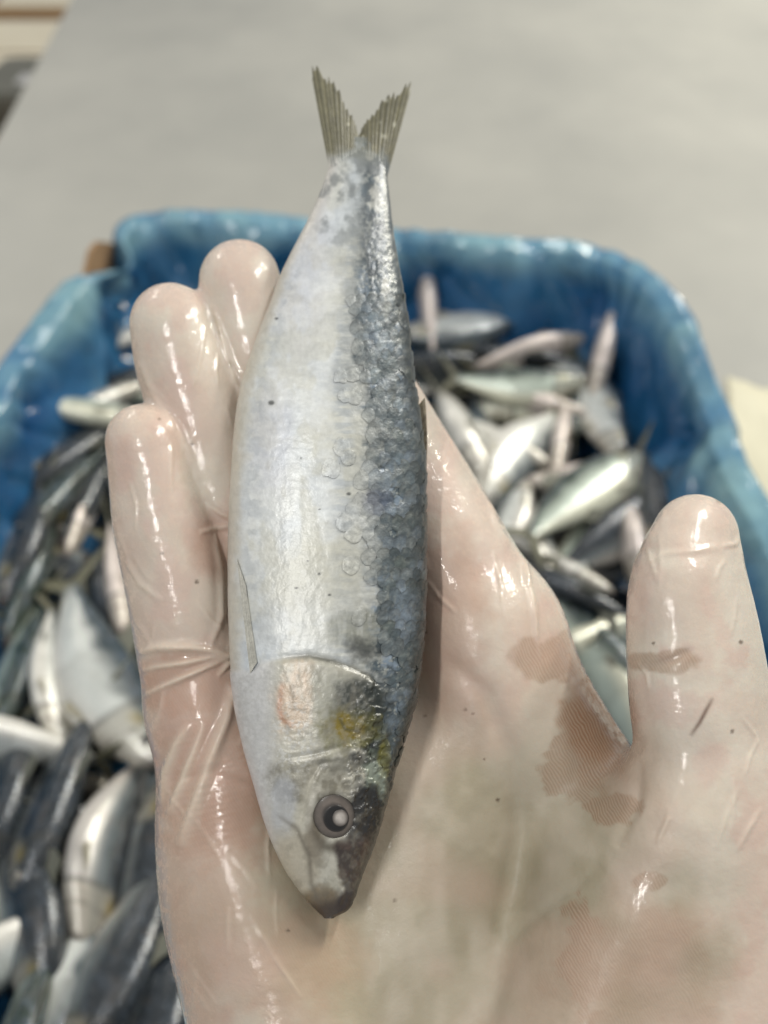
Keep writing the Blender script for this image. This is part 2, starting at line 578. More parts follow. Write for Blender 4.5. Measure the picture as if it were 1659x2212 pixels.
# carton under the liner: four wall panels and a floor panel
bx = empty("fish_carton", (0, 0, 0))
tag(bx, "brown cardboard box mostly hidden under the blue liner, bare at one corner", "box")
R2 = closed_spline(rim, 160)
n2 = np.interp
outer = []
idx = [int(k * NU / 160) for k in range(160)]
ro = ring[idx] + nin[idx] * 0.3
ri = ring[idx] + nin[idx] * 0.65
# split the wall loop in four panels at the corners nearest these directions
corner_pts = [at(205, 520, RIMZ)[:2], at(1400, 580, RIMZ)[:2], np.array([20.0, 7.5]), np.array([-31.0, 10.0])]
ci = sorted(int(np.argmin(np.linalg.norm(ring[idx] - c, axis=1))) for c in corner_pts)
for a, b in zip(ci, ci[1:] + [ci[0] + 160]):
    ids = [k % 160 for k in range(a, b + 1)]
    vv = []
    for k in ids:
        zt = RIMZ - 2.2 + 2.4 * math.exp(-(np.linalg.norm(ring[idx[k]] - cpt) / 3.0) ** 2)
        for q, z in ((ro[k], 0.02), (ro[k], zt), (ri[k], zt), (ri[k], 0.02)):
            vv.append((q[0] * CM, q[1] * CM, z * CM))
    ff = [[i * 4 + j, i * 4 + (j + 1) % 4, (i + 1) * 4 + (j + 1) % 4, (i + 1) * 4 + j] for i in range(len(ids) - 1) for j in range(4)]
    ff += [[0, 1, 2, 3], [(len(ids) - 1) * 4 + j for j in range(4)]]
    link("wall_panel", mesh("wall_panel", vv, ff, smooth=False), MAT_CARD, bx)
n = len(ro)
vv = [(q[0] * CM, q[1] * CM, 0.0003) for q in ri] + [(q[0] * CM, q[1] * CM, 0.004) for q in ri]
link("base_panel", mesh("base_panel", vv, [list(range(n)), list(range(n, 2 * n))] + [[i, (i + 1) % n, n + (i + 1) % n, n + i] for i in range(n)], smooth=False), MAT_CARD, bx)

# ------------------------------------------------------------------ fish of the pile
PX = np.array([0, .015, .05, .09, .14, .20, .28, .38, .48, .58, .68, .76, .82, .86])      # snout -> peduncle
PU = np.array([.010, .026, .042, .054, .069, .082, .094, .100, .098, .086, .066, .046, .032, .028])  # to the back
PD = np.array([.010, .030, .052, .062, .078, .094, .110, .118, .114, .096, .070, .046, .032, .028])  # to the belly
PT = np.array([.008, .020, .032, .042, .050, .056, .060, .060, .057, .048, .035, .022, .013, .010])


def pile_body(kind):
    n, m = 60, 36
    xs = 0.86 * (1 - np.cos(np.linspace(0, np.pi, n))) / 2
    u, d, t = (np.interp(xs, PX, q) for q in (PU, PD, PT))
    a = np.linspace(0, 2 * np.pi, m, endpoint=False)
    Y = np.where(np.cos(a)[None] > 0, u[:, None], d[:, None]) * np.cos(a)[None]
    Z = t[:, None] * np.sign(np.sin(a))[None] * np.abs(np.sin(a))[None] ** 0.9
    X = np.repeat(0.5 - xs[:, None], m, 1)
    back = np.cos(a)[None].repeat(n, 0)
    s = xs[:, None].repeat(m, 1)
    sid = np.sign(np.sin(a))[None].repeat(n, 0) * 7
    silver = lin({'silver': (206, 208, 202), 'pink': (216, 206, 198), 'dark': (120, 126, 126), 'green': (186, 196, 182)}[kind])
    belly = lin({'silver': (220, 216, 206), 'pink': (226, 212, 202), 'dark': (190, 184, 176), 'green': (214, 212, 190)}[kind])
    dark = lin({'silver': (58, 70, 74), 'pink': (70, 74, 76), 'dark': (34, 40, 44), 'green': (50, 62, 52)}[kind])
    nz = fbm(s * 14, back * 3 + sid, 3)
    c = np.zeros((n, m, 3)) + belly
    c = mixc(c, silver, ss(-0.75, -0.3, back))
    edge = {'silver': 0.36, 'pink': 0.45, 'dark': -0.1, 'green': 0.30}[kind]
    c = mixc(c, dark, ss(edge - 0.34, edge + 0.34, back + 0.5 * (nz - 0.5)))
    c = mixc(c, lin((96, 106, 118)), (0.2 if kind == 'dark' else 0.5) * ss(edge + .1, edge + .3, back) * ss(0.5, 0.62, fbm(s * 40, back * 9 + sid, 8)))
    c = c * (0.78 + .44 * fbm(s * 9, back * 2 + sid, 13))[..., None]
    c = mixc(c, lin((110, 94, 76)), .15 * ss(.6, .7, fbm(s * 22, back * 4 + sid, 17)))
    head = ss(0.24, 0.2, s)
    c = mixc(c, lin((166, 158, 140)), 0.55 * head * ss(0.5, 0.2, back))
    c = mixc(c, lin((150, 128, 40)), 0.6 * np.exp(-((s - 0.16) / .03) ** 2 - ((back - 0.35) / .2) ** 2))
    c = mixc(c, lin((72, 54, 46)), ss(0.07, 0.0, s) * 0.8)
    c = mixc(c, lin((60, 58, 52)), 0.75 * np.exp(-((s - 0.215 - .012 * back ** 2) / .009) ** 2))
    c = mixc(c, lin((70, 62, 54)), .5 * np.exp(-((s - 0.13 + .02 * back) / .007) ** 2) * ss(.4, .0, back))
    c = mixc(c, lin((80, 84, 78)), ss(0.78, 0.86, s) * 0.6)
    V = np.stack([X, Y, Z], -1).reshape(-1, 3)
    F_ = [list(q) for q in gridfaces(n, m, True)] + [list(range(m)), list(range((n - 1) * m, n * m))]
    return mesh("body_" + kind, V, F_, col=c.reshape(-1, 3))


def pile_tail():
    V, C = [], []
    k = 17
    for sgn in (1, -1):
        for i in range(k):
            g = 2 * i / (k - 1) - 1
            base = np.array([-0.350, g * 0.026, sgn * (0.006 if i % 2 else 0.003)])
            ln = 0.042 + 0.115 * abs(g) ** 1.2
            tip = base + np.array([-ln, g * 0.085 * (0.4 + abs(g)), 0]) * (1 if i % 2 else 0.93)
            tip[2] = sgn * 0.0012
            mid = base * .5 + tip * .5
            for q in (base, mid, tip):
                V.append(q)
                C.append(lin((92, 90, 72)) if i % 2 else lin((120, 118, 98)))
    F_ = [[h * k * 3 + i * 3 + j, h * k * 3 + (i + 1) * 3 + j, h * k * 3 + (i + 1) * 3 + j + 1, h * k * 3 + i * 3 + j + 1] for h in (0, 1) for i in range(k - 1) for j in (0, 1)]
    F_ += [[i * 3 + 2, (i + 1) * 3 + 2, k * 3 + (i + 1) * 3 + 2, k * 3 + i * 3 + 2] for i in range(k - 1)]
    for i in (0, k - 1):
        F_ += [[i * 3 + j, i * 3 + j + 1, k * 3 + i * 3 + j + 1, k * 3 + i * 3 + j] for j in (0, 1)]
    return mesh("tail_fin", V, F_, col=np.array(C))


def pile_fin(x0, x1, y0, hgt, lean, name, z=0.0, col=(104, 104, 92)):
    V, C = [], []
    k = 9
    for sgn in (1, -1):
        for i in range(k):
            t = i / (k - 1)
            x = x0 + (x1 - x0) * t
            h = hgt * math.sin(math.pi * (0.12 + 0.8 * (1 - t))) * (0.92 if i % 2 else 1)
            V += [(x, y0, z + sgn * 0.004), (x - lean, y0 + h, z + sgn * 0.0012)]
            C += [lin(col)] * 2
    F_ = [[h * 2 * k + i * 2, h * 2 * k + i * 2 + 1, h * 2 * k + i * 2 + 3, h * 2 * k + i * 2 + 2] for h in (0, 1) for i in range(k - 1)]
    F_ += [[i * 2 + 1, i * 2 + 3, 2 * k + i * 2 + 3, 2 * k + i * 2 + 1] for i in range(k - 1)]
    return mesh(name, V, F_, col=np.array(C), smooth=False)


def eye_mesh(name, r, flat, rings, n=24):
    """rings: list of (radius fraction, colour); domed disc around +Z"""
    V, C, F_ = [(0, 0, flat * r)], [lin(rings[0][1])], []
    for k, (fr, c) in enumerate(rings):
        for a in range(n):
            t = 2 * math.pi * a / n
            V.append((r * fr * math.cos(t), r * fr * math.sin(t), flat * r * math.sqrt(max(0, 1 - (fr * 0.98) ** 2)) - (0.25 * r if k == len(rings) - 1 else 0)))
            C.append(lin(c))
    F_ += [[0, 1 + a, 1 + (a + 1) % n] for a in range(n)]
    for k in range(len(rings) - 1):
        F_ += [[1 + k * n + a, 1 + k * n + (a + 1) % n, 1 + (k + 1) * n + (a + 1) % n, 1 + (k + 1) * n + a] for a in range(n)]
    return mesh(name, V, F_, col=np.array(C), recalc=False)


BODY = {k: pile_body(k) for k in ('silver', 'pink', 'dark', 'green')}
TAIL = pile_tail()
DORS = pile_fin(0.10, -0.04, 0.092, 0.055, 0.05, "dorsal_fin")
PECT = pile_fin(0.27, 0.20, -0.075, -0.03, 0.07, "pectoral_fin", 0.045, (150, 144, 126))
EYE = eye_mesh("eye", 0.026, 0.45, [(0.25, (20, 18, 18)), (0.45, (24, 22, 22)), (0.55, (150, 146, 138)), (0.85, (128, 122, 112)), (1.0, (80, 74, 66))])
for m_ in BODY.values():
    m_.materials.append(MAT_PILE)
for m_, t_ in ((TAIL, MAT_FIN), (DORS, MAT_FIN), (PECT, MAT_FIN), (EYE, MAT_EYE)):
    m_.materials.append(t_)


BENDS = (0.0, 0.24, -0.24, 0.12, -0.14)
BENT = {}


def bent(me_, k):
    if not BENDS[k]:
        return me_
    if (me_.name, k) not in BENT:
        c_ = me_.copy()
        for v_ in c_.vertices:
            x_ = v_.co.x - .08
            v_.co.y += BENDS[k] * x_ * x_
            v_.co.z += .35 * BENDS[k] * x_ * x_ * x_
        BENT[(me_.name, k)] = c_
    return BENT[(me_.name, k)]


NFISH = [0]


def pile_fish(hd, tl, roll, kind, label, group, length=None, thick=1.0):
    NFISH[0] += 1
    bk = (NFISH[0] * 3 + 1) % 5
    hd, tl = np.array(hd, float), np.array(tl, float)
    d = hd - tl
    L = np.linalg.norm(d)
    X = d / L
    L = length or min(max(L * 1.04, 12.0), 17.0)
    Z = np.array([0, 0, 1.0]) - X * X[2]
    Z /= np.linalg.norm(Z)
    Y = np.cross(Z, X)
    r = math.radians(roll)
    Y, Z = Y * math.cos(r) + Z * math.sin(r), -Y * math.sin(r) + Z * math.cos(r)
    Rm = Matrix(((X[0], Y[0], Z[0]), (X[1], Y[1], Z[1]), (X[2], Y[2], Z[2])))
    t = bpy.data.objects.new("sardine", None)
    t.empty_display_size = 0.01
    COL.objects.link(t)
    t.location = Vector((hd + tl) / 2) * CM
    t.rotation_euler = Rm.to_euler()
    t.scale = Vector((1, thick * 1.26, thick * 1.24)) * (L * CM)
    tag(t, label, "fish", group)
    for nm, me_ in (("body", BODY[kind]), ("tail_fin", TAIL), ("dorsal_fin", DORS), ("pectoral_fin", PECT)):
        c = bpy.data.objects.new(nm, bent(me_, bk))
        COL.objects.link(c)
        c.parent = t
    for sg in (1, -1):
        c = bpy.data.objects.new("eye", EYE)
        COL.objects.link(c)
        c.parent = t
        c.location = (0.415, 0.012 + BENDS[bk] * .112, 0.031 * sg + .35 * BENDS[bk] * .0376)
        if sg < 0:
            c.rotation_euler = (math.pi, 0, 0)
    return t


FZ = 8.3
G = "sardines heaped in the blue lined box"
# head px, head dz, tail px, tail dz, roll, kind, thickness, label
PLACED = [
 ((915, 568), 4.2, (938, 790), -0.5, -90, 'pink', .95, "pale sardine standing snout up against the far liner behind the held fish"),
 ((865, 738), 0.6, (1175, 690), 1.2, -12, 'silver', 1.1, "large silver sardine across the back of the box, dark back towards the camera"),
 ((1262, 735), 0.8, (985, 805), 0.2, -80, 'pink', 1.0, "pinkish white belly-up sardine pointing right below the farthest big sardine"),
 ((1280, 865), 0.4, (1336, 612), 5.0, -95, 'pink', .95, "sardine leaning tail up on the liner in the far right corner"),
 ((1245, 835), 0.9, (965, 832), 0.6, 32, 'green', .95, "sardine with green back and bright silver stripe lying straight across the box"),
 ((1235, 895), -0.4, (1010, 842), -1.0, -75, 'pink', .9, "pale bellied sardine under the straight green-backed one"),
 ((1362, 990), -0.2, (1215, 775), 0.2, 15, 'silver', .95, "grey sardine slanting down along the right liner below the tail-up fish"),
 ((1200, 1030), -0.1, (1228, 840), -0.6, -88, 'pink', .85, "narrow white sardine belly between the two slanting fish right of centre"),
 ((1030, 1090), 0.2, (1210, 865), 0.3, -28, 'silver', 1.1, "broad whitish sardine slanting down left towards the index finger"),
 ((1065, 1060), 0.5, (925, 800), -0.2, -62, 'silver', 1.1, "white bellied sardine half covered by the index finger"),
 ((1385, 978), 1.2, (1095, 1172), 1.2, 2, 'green', 1.05, "bright sardine with yellow tinted head on top near the right liner"),
 ((1190, 1050), -0.2, (1445, 1014), 1.2, -60, 'pink', .8, "sardine hidden but for its pale tail sticking out by the yellow tinted head"),
 ((1392, 1290), 0.2, (1335, 1020), 0.0, -82, 'pink', 1.0, "pinkish white sardine beside the thumb tip, belly to the camera"),
 ((1120, 1060), -0.5, (1062, 1240), -1.0, -30, 'silver', .9, "silvery sardine scrap showing beside the index finger knuckle"),
 ((1185, 1230), -0.3, (1150, 1080), -1.0, -50, 'silver', .8, "small bluish white sardine under the bright fish on top"),
 ((1210, 1290), -0.6, (1300, 1080), -1.0, 25, 'green', .9, "grey green sardine back in the shade left of the thumb tip"),
 ((1245, 1238), -0.4, (1080, 1150), -0.6, -55, 'silver', .7, "thin pale sardine line running down right from the index finger"),
 ((1110, 1230), -0.2, (1420, 1372), -0.2, 72, 'dark', 1.1, "blue black sardine back with violet sheen between index finger and thumb"),
 ((1395, 1520), -0.3, (1165, 1290), -0.3, 38, 'green', 1.1, "green backed sardine with silver side pointing at the base of the thumb"),
 ((1270, 1420), -0.8, (1400, 1640), -1.0, -50, 'green', 1.1, "pale yellowish sardine lowest in the gap between palm and thumb"),
 # left of the hand
 ((330, 700), 0.2, (165, 770), 0.4, -15, 'silver', .95, "grey sardine touching the far left liner beside the ring fingertip"),
 ((345, 800), -0.3, (170, 850), 0.4, 70, 'dark', 1.0, "dark sardine back between the liner and the ring finger"),
 ((320, 912), 1.2, (0, 856), 3.6, -30, 'green', 1.1, "bright greenish white sardine with its dark tail on the left liner"),
 ((130, 845), -0.2, (330, 860), -0.4, -60, 'green', .8, "sardine with a dull pale belly just behind the bright greenish one"),
 ((120, 1190), -0.4, (255, 905), -0.5, 70, 'dark', 1.0, "charcoal sardine back below the bright greenish fish"),
 ((150, 1200), 0.0, (245, 960), 0.0, -80, 'pink', .6, "thin pale sardine belly curving down beside the little finger"),
 ((15, 1380), 0.2, (140, 1080), 0.4, 65, 'green', 1.1, "mottled olive sardine back along the left liner"),
 ((0, 1560), -0.2, (90, 1290), 0.0, 40, 'green', 1.0, "dull green sardine at the left edge below the liner"),
 ((125, 1590), 0.3, (105, 1300), 0.4, -45, 'silver', .85, "shiny silver sardine with a bright glint beside the grey one"),
 ((318, 1670), 0.9, (95, 1235), 0.9, 8, 'silver', 1.0, "largest light grey sardine left of the glove, head down with reddish snout"),
 ((268, 1345), 0.6, (240, 1140), 0.0, -85, 'pink', .9, "white sardine belly peeping out beside the little finger's middle"),
 ((305, 1420), -0.3, (200, 1130), -0.5, 80, 'dark', 1.1, "dark sardine back running behind the little finger"),
 ((-90, 1580), 0.6, (190, 1640), 0.5, -75, 'silver', .95, "flat silvery sardine cutting in from the left edge with a white shine"),
 ((40, 1950), 0.8, (205, 1480), 0.6, 82, 'dark', 1.15, "black backed sardine running straight down from the big grey fish"),
 ((170, 2010), 0.9, (300, 1600), 0.2, -20, 'dark', 1.05, "sardine head down by the palm with white belly and yellow cheek"),
 ((-30, 1850), 0.3, (60, 1560), 0.2, 78, 'dark', 1.1, "violet grey sardine back at the left edge under the flat silvery one"),
 ((110, 2150), 0.8, (20, 1740), 0.5, 75, 'dark', 1.1, "dark sardine with small white specks in the lower left"),
 ((185, 2250), 1.0, (350, 1870), 0.6, 62, 'dark', 1.2, "dark sardine with blue glints along its side at the heel of the palm"),
 ((310, 2330), 0.9, (390, 1990), 0.4, 75, 'dark', 1.2, "nearly black sardine half behind the heel of the palm"),
 ((-60, 2120), 0.4, (85, 2010), 0.6, -60, 'silver', 1.0, "pale sardine wedge entering at the lower left edge"),
 ((90, 2260), 0.9, (215, 1960), 0.2, 10, 'silver', .95, "silver blue sardine between the two darkest ones at the bottom"),
 ((20, 2330), 0.9, (100, 2070), 0.6, 60, 'green', 1.1, "grey green sardine at the bottom left corner"),
 ((335, 1800), 0.0, (270, 2080), -0.3, 70, 'dark', 1.0, "dark sardine back pressed against the edge of the palm"),
 ((85, 1030), 1.3, (250, 905), 0.9, 62, 'dark', 1.15, "dark olive sardine just below the bright greenish fish by the left liner"),
 ((55, 1150), 1.3, (215, 975), 0.8, 45, 'green', 1.15, "mottled green sardine leaning on the left liner beside the little fingertip"),
 ((20, 1290), 1.0, (95, 1010), 1.9, 68, 'dark', 1.1, "charcoal sardine climbing the left liner at mid height"),
 ((240, 860), 1.0, (80, 930), 1.6, -40, 'silver', 1.0, "dull silver sardine crossing under the bright greenish one"),
 ((1140, 985), 0.0, (960, 900), -0.2, -58, 'silver', 1.0, "silvery sardine lying under the broad whitish one in the right half"),
 ((1400, 1100), 0.5, (1240, 1225), 0.0, 38, 'dark', 1.1, "dark sardine between the bright top fish and the thumb tip"),
 ((1010, 715), 0.2, (880, 640), 1.0, -25, 'silver', 1.0, "silvery sardine tucked behind the biggest far one"),
 ((1425, 1200), 0.9, (1385, 950), 1.8, 58, 'dark', 1.1, "dark sardine back along the right liner above the thumb"),
 ((1340, 900), 0.4, (1180, 760), 0.2, 30, 'silver', 1.0, "grey sardine lying under the tail of the corner fish"),
 ((1040, 760), 0.2, (1270, 790), 0.2, 50, 'dark', 1.0, "dark backed sardine just under the pinkish belly-up fish"),
]
for hp, hz, tp, tz_, roll, kind, thk, lab in PLACED:
    if kind == 'dark' and hp[0] < 500:
        roll, thk = (roll - 34 if hp[1] % 20 else roll + 78), thk * 1.08
    pile_fish(at(*hp, FZ + hz), at(*tp, FZ + tz_), roll, kind, lab, G, thick=thk)

# the layer below, seen only through the gaps
inner = ring + nin * 4.2


def inside(m):
    while True:
        p = np.array([random.uniform(-32, 26), random.uniform(6, 74)])
        i = int(np.argmin(np.linalg.norm(inner - p, axis=1)))
        if np.dot(p - inner[i], nin[i]) > m:
            return p


FILL = []
KN = {'dark': 'dark backed', 'green': 'green backed', 'silver': 'silver sided', 'pink': 'pale bellied'}
for k in range(96):
    x, y = inside(1.0)
    a = random.uniform(0, 2 * math.pi)
    v2 = np.array([math.cos(a), math.sin(a), random.uniform(-.12, .12)]) * random.uniform(6.0, 7.4)
    p = np.array([x, y, FZ - (random.uniform(0.9, 3.6))])
    roll, kd = random.choice([80, 60, 100, 20, -20, -70, 75, 160]), random.choice(['dark', 'dark', 'green', 'silver', 'dark', 'pink'])
    FILL.append((pile_fish(p + v2, p - v2, roll, kd, "sardine lower in the pile", "sardines of the lower layer"), p, kd))

# deepest layer: one tangled mass
VV, FF, CC = [], [], []
bm_ = BODY['dark']
bv = np.array([tuple(q.co) for q in bm_.vertices])
bc = np.empty(len(bv) * 4, np.float32)
bm_.color_attributes["pigment"].data.foreach_get("color", bc)
bc = bc.reshape(-1, 4)[:, :3]
bf = [list(q.vertices) for q in bm_.polygons]
for k in range(120):
    x, y = inside(0.2)
    a, r = random.uniform(0, 2 * math.pi), random.uniform(0, 6.28)
    q = bv * np.array([14, 19, 19])
    q = np.stack([q[:, 0], q[:, 1] * math.cos(r) - q[:, 2] * math.sin(r), q[:, 1] * math.sin(r) + q[:, 2] * math.cos(r)], 1)
    q = np.stack([q[:, 0] * math.cos(a) - q[:, 1] * math.sin(a), q[:, 0] * math.sin(a) + q[:, 1] * math.cos(a), q[:, 2]], 1) + np.array([x, y, FZ - random.uniform(4.4, 6.0)])
    FF += [[i + len(VV) * len(bv) for i in f] for f in bf]
    VV.append(q)
    CC.append(bc)
o = link("sardine_heap", mesh("sardine_heap", np.concatenate(VV) * CM, FF, col=np.concatenate(CC), recalc=False), MAT_PILE)
tag(o, "dim tangle of dark sardines at the bottom of the blue lined box", "fish heap", kind="stuff")

# ------------------------------------------------------------------ the held sardine
OY = np.array([296, 322, 345, 370, 420, 470, 520, 570, 600, 650, 700, 750, 800, 850, 900, 950, 1000, 1100, 1200, 1300, 1400, 1450, 1500, 1550, 1600, 1650, 1700, 1750, 1800, 1850, 1900, 1930, 1950, 1963, 1972, 1979, 1984], float)
OL = np.array([742, 722, 714, 708, 690, 668, 641, 616, 602, 585, 565, 546, 528, 515, 508, 503, 500, 494, 491, 492, 495, 498, 503, 511, 521, 534, 548, 562, 578, 599, 627, 650, 667, 679, 688, 696, 704], float)
OR = np.array([812, 832, 835, 836, 842, 847, 853, 862, 868, 876, 882, 888, 893, 900, 908, 915, 921, 921, 922, 920, 915, 908, 900, 888, 875, 860, 845, 832, 818, 800, 781, 769, 763, 757, 745, 728, 714], float)
TY = np.array([296, 322, 420, 520, 650, 800, 950, 1150, 1350, 1500, 1600, 1700, 1800, 1880, 1930, 1960, 1984], float)
TT = np.array([3, 14, 34, 52, 72, 90, 102, 108, 106, 100, 92, 82, 68, 52, 36, 20, 6], float)
fL = lambda y: np.interp(y, OY, OL)
fR = lambda y: np.interp(y, OY, OR)
fT = lambda y: np.interp(y, TY, TT)


def smooth_tab(fn, y):
    k = np.interp(y, [296, 322, 1930, 1960], [8.0, 22.0, 22.0, 6.0])
    return sum(w * fn(np.clip(y + d * k, 296, 1984)) for d, w in ((-1, .25), (-.5, .25), (0, .0), (.5, .25), (1, .25)))


def fish_pt(y, a):
    """surface of the held fish: y along, a angle (0 = back edge right, pi/2 = facing the camera, pi = belly edge)"""
    L_, R_, T_ = smooth_tab(fL, y), smooth_tab(fR, y), smooth_tab(fT, y)
    end = ss(1972, 1940, y) * 0 + 1
    c, w = (L_ + R_) / 2, (R_ - L_) / 2
    x = c + w * np.cos(a) * end
    sgn = np.sign(np.sin(a))
    h = T_ * sgn * np.abs(np.sin(a)) ** 0.92
    h = h + 6 * ss(1500, 1900, y) - 34 * ss(1600, 1980, y)
    return x, h


def blob(x, y, cx, cy, rx, ry, soft=0.5, nz=0.35, s=0, ns=0.03):
    d = np.sqrt(((x - cx) / rx) ** 2 + ((y - cy) / ry) ** 2) + nz * 2 * (fbm(x * ns, y * ns, s + 31) - 0.5)
    return ss(1 + soft * .5, 1 - soft * .5, d)


def polyline(x, y, pts):
    """distance to an open polyline and the parameter along it"""
    best = np.full(np.shape(x), 1e9)
    tb_ = np.zeros(np.shape(x))
    n = len(pts) - 1
    for i in range(n):
        (ax, ay), (bx_, by) = pts[i], pts[i + 1]
        dx_, dy_ = bx_ - ax, by - ay
        t = np.clip(((x - ax) * dx_ + (y - ay) * dy_) / (dx_ * dx_ + dy_ * dy_), 0, 1)
        d = np.hypot(x - ax - t * dx_, y - ay - t * dy_)
        m = d < best
        best = np.where(m, d, best)
        tb_ = np.where(m, (i + t) / n, tb_)
    return best, tb_


def line(x, y, pts, w, taper=True):
    d, t = polyline(x, y, pts)
    k = np.exp(-(d / w) ** 2)
    return k * (np.sqrt(np.clip(4 * t * (1 - t), 0, 1)) if taper else 1)


GILL = [(548, 1450), (562, 1432), (610, 1423), (665, 1418), (715, 1428), (765, 1446), (800, 1462), (822, 1490)]
PREOP = [(612, 1640), (660, 1632), (705, 1622), (745, 1610)]
CHEEK = [(640, 1800), (655, 1745), (668, 1690), (690, 1650), (740, 1640)]
JAW = [(690, 1830), (705, 1870), (712, 1920), (716, 1955)]
MAXI = [(596, 1760), (640, 1790), (668, 1850), (672, 1910), (690, 1950)]


def back_line(y):
    """u where the dark back starts"""
    return np.interp(y, [330, 420, 520, 650, 800, 900, 1000, 1100, 1250, 1400, 1500], [.56, .55, .60, .60, .64, .70, .68, .70, .70, .70, .72])


def fish_color(x, y):
    L_, R_ = fL(y), fR(y)
    u = (x - L_) / (R_ - L_)
    n1 = fbm(x * .012, y * .006, 1)
    n2 = fbm(x * .05, y * .05, 2)
    n3 = fbm(x * .02, y * .11, 3)       # streaks across the body
    n4 = fbm(x * .15, y * .15, 4, 3)
    c = np.zeros(np.shape(x) + (3,)) + lin((216, 217, 213))
    c = mixc(c, lin((208, 212, 214)), ss(.42, .62, n1) * ss(.62, .3, u))
    c = mixc(c, lin((206, 204, 190)), .8 * ss(.28, .6, u) * ss(.35, .6, fbm(x * .01, y * .012, 7)))
    c = mixc(c, lin((222, 222, 216)), .7 * ss(.56, .72, n3) * ss(.3, .5, u))
    c = mixc(c, lin((190, 194, 196)), .4 * ss(.45, .62, fbm(x * .016, y * .03, 101)) * ss(.02, .2, u))
    c = mixc(c, lin((228, 230, 228)), .45 * ss(.56, .7, fbm(x * .02, y * .035, 103)))
    c = mixc(c, lin((188, 184, 164)), .35 * ss(.5, .66, fbm(x * .022, y * .016, 104)))
    c = mixc(c, lin((150, 158, 166)), .5 * ss(.5, .56, u + .06 * (n2 - .5)) * ss(.66, .6, u) * ss(.35, .6, n3))
    c = mixc(c, lin((190, 190, 206)), .25 * blob(x, y, 590, 950, 45, 110, 1, .5, 3))
    c = mixc(c, lin((196, 192, 200)), .25 * blob(x, y, 640, 560, 70, 170, 1, .4, 6))
    c = mixc(c, lin((188, 184, 166)), .5 * blob(x, y, 690, 1240, 130, 90, 1, .5, 4))
    c = mixc(c, lin((186, 186, 180)), .4 * blob(x, y, 640, 1340, 120, 80, 1, .5, 5))
    # belly keel
    c = mixc(c, lin((186, 178, 160)), .75 * ss(.10, .02, u + .05 * (n2 - .5)))
    c = mixc(c, lin((160, 166, 172)), .35 * ss(.05, .10, u) * ss(.2, .12, u) * ss(.45, .6, n2))
    # dark back
    b = back_line(y) + .15 * (n3 - .5) + .12 * (n2 - .5)
    g1 = ss(b - .20, b + .05, u)
    c = mixc(c, lin((140, 142, 138)), .75 * g1 * (0.55 + .45 * ss(.4, .6, n3)))
    g2 = ss(b - .02, b + .10, u)
    bk = np.zeros(np.shape(x) + (3,)) + lin((68, 80, 86))
    bk = mixc(bk, lin((62, 70, 74)), ss(.45, .65, n2))
    bk = mixc(bk, lin((128, 142, 156)), .8 * ss(.52, .66, fbm(x * .035, y * .035, 12)) * ss(.5, 1, y / 800))
    bk = mixc(bk, lin((150, 152, 146)), .7 * ss(.56, .68, n4))
    c = mixc(c, bk, g2)
    c = mixc(c, lin((44, 52, 52)), .85 * ss(.92, .99, u) * ss(500, 700, y))
    c = mixc(c, lin((70, 78, 110)), .55 * blob(x, y, 810, 1085, 30, 28, .6, .5, 9))
    # tail stalk
    tl = ss(620, 430, y)
    c = mixc(c, lin((176, 184, 190)), .5 * tl * ss(.2, .5, u) * ss(.75, .4, u))
    c = mixc(c, lin((205, 200, 192)), .8 * tl * ss(.22, .06, u))
    c = mixc(c, lin((112, 116, 116)), .75 * tl * ss(.40, .62, fbm(x * .035, y * .03, 15) + .25 * (u - .6)))
    c = mixc(c, lin((190, 188, 178)), .6 * (blob(x, y, 815, 422, 13, 34, .8, 1.3, 17, .07) + blob(x, y, 800, 305 + 30, 12, 12, .5, .6, 18) + blob(x, y, 832, 640, 9, 38, .5, .8, 19)).clip(0, 1))
    c = mixc(c, lin((120, 122, 112)), .7 * ss(365, 325, y) * ss(.4, .6, n2 + .15))
    # flank freckles and black specks
    for sx, sy, r in ((597, 688, 5), (585, 870, 8), (753, 1067, 6), (735, 1112, 5), (690, 1100, 4), (665, 1212, 5), (690, 1240, 4), (640, 1270, 4), (712, 1285, 5), (650, 990, 4)):
        c = mixc(c, lin((60, 62, 60)), .85 * blob(x, y, sx, sy, r * .8, r * .55, .8, .6, int(sx)))
    # body just before the gill cover: dark fan and black spot
    c = mixc(c, lin((120, 120, 106)), .65 * blob(x, y, 765, 1360, 62, 40, .8, .5, 21) * (0.5 + .5 * ss(.35, .6, fbm((x - 765) * .09, y * .02, 22))))
    c = mixc(c, lin((28, 32, 30)), .8 * blob(x, y, 788, 1402, 34, 26, 1.2, .8, 23, .05))
    # head
    hd = ss(-14, 4, y - np.interp(x, [g[0] for g in GILL], [g[1] for g in GILL]) - 3)
    hd = hd * ss(1.0, .9, (x - 420) / 440 - 0.0 * y)
    h = np.zeros(np.shape(x) + (3,)) + lin((190, 186, 172))
    h = mixc(h, lin((180, 176, 160)), .7 * ss(.42, .66, n2))
    h = mixc(h, lin((202, 202, 204)), .7 * ss(620, 560, x))
    h = mixc(h, lin((204, 172, 142)), .6 * blob(x, y, 636, 1508, 38, 72, 1.2, .7, 25) * ss(.25, .55, fbm(x * .06, y * .02, 26)))
    h = mixc(h, lin((178, 116, 78)), .7 * line(x, y, [(612, 1470), (604, 1530), (612, 1556), (640, 1570)], 6))
    h = mixc(h, lin((150, 150, 138)), .6 * blob(x, y, 720, 1500, 45, 60, .9, .6, 27))
    h = mixc(h, lin((222, 222, 218)), .5 * ss(.56, .66, n4) * blob(x, y, 620, 1640, 70, 110, .8, .3, 28))
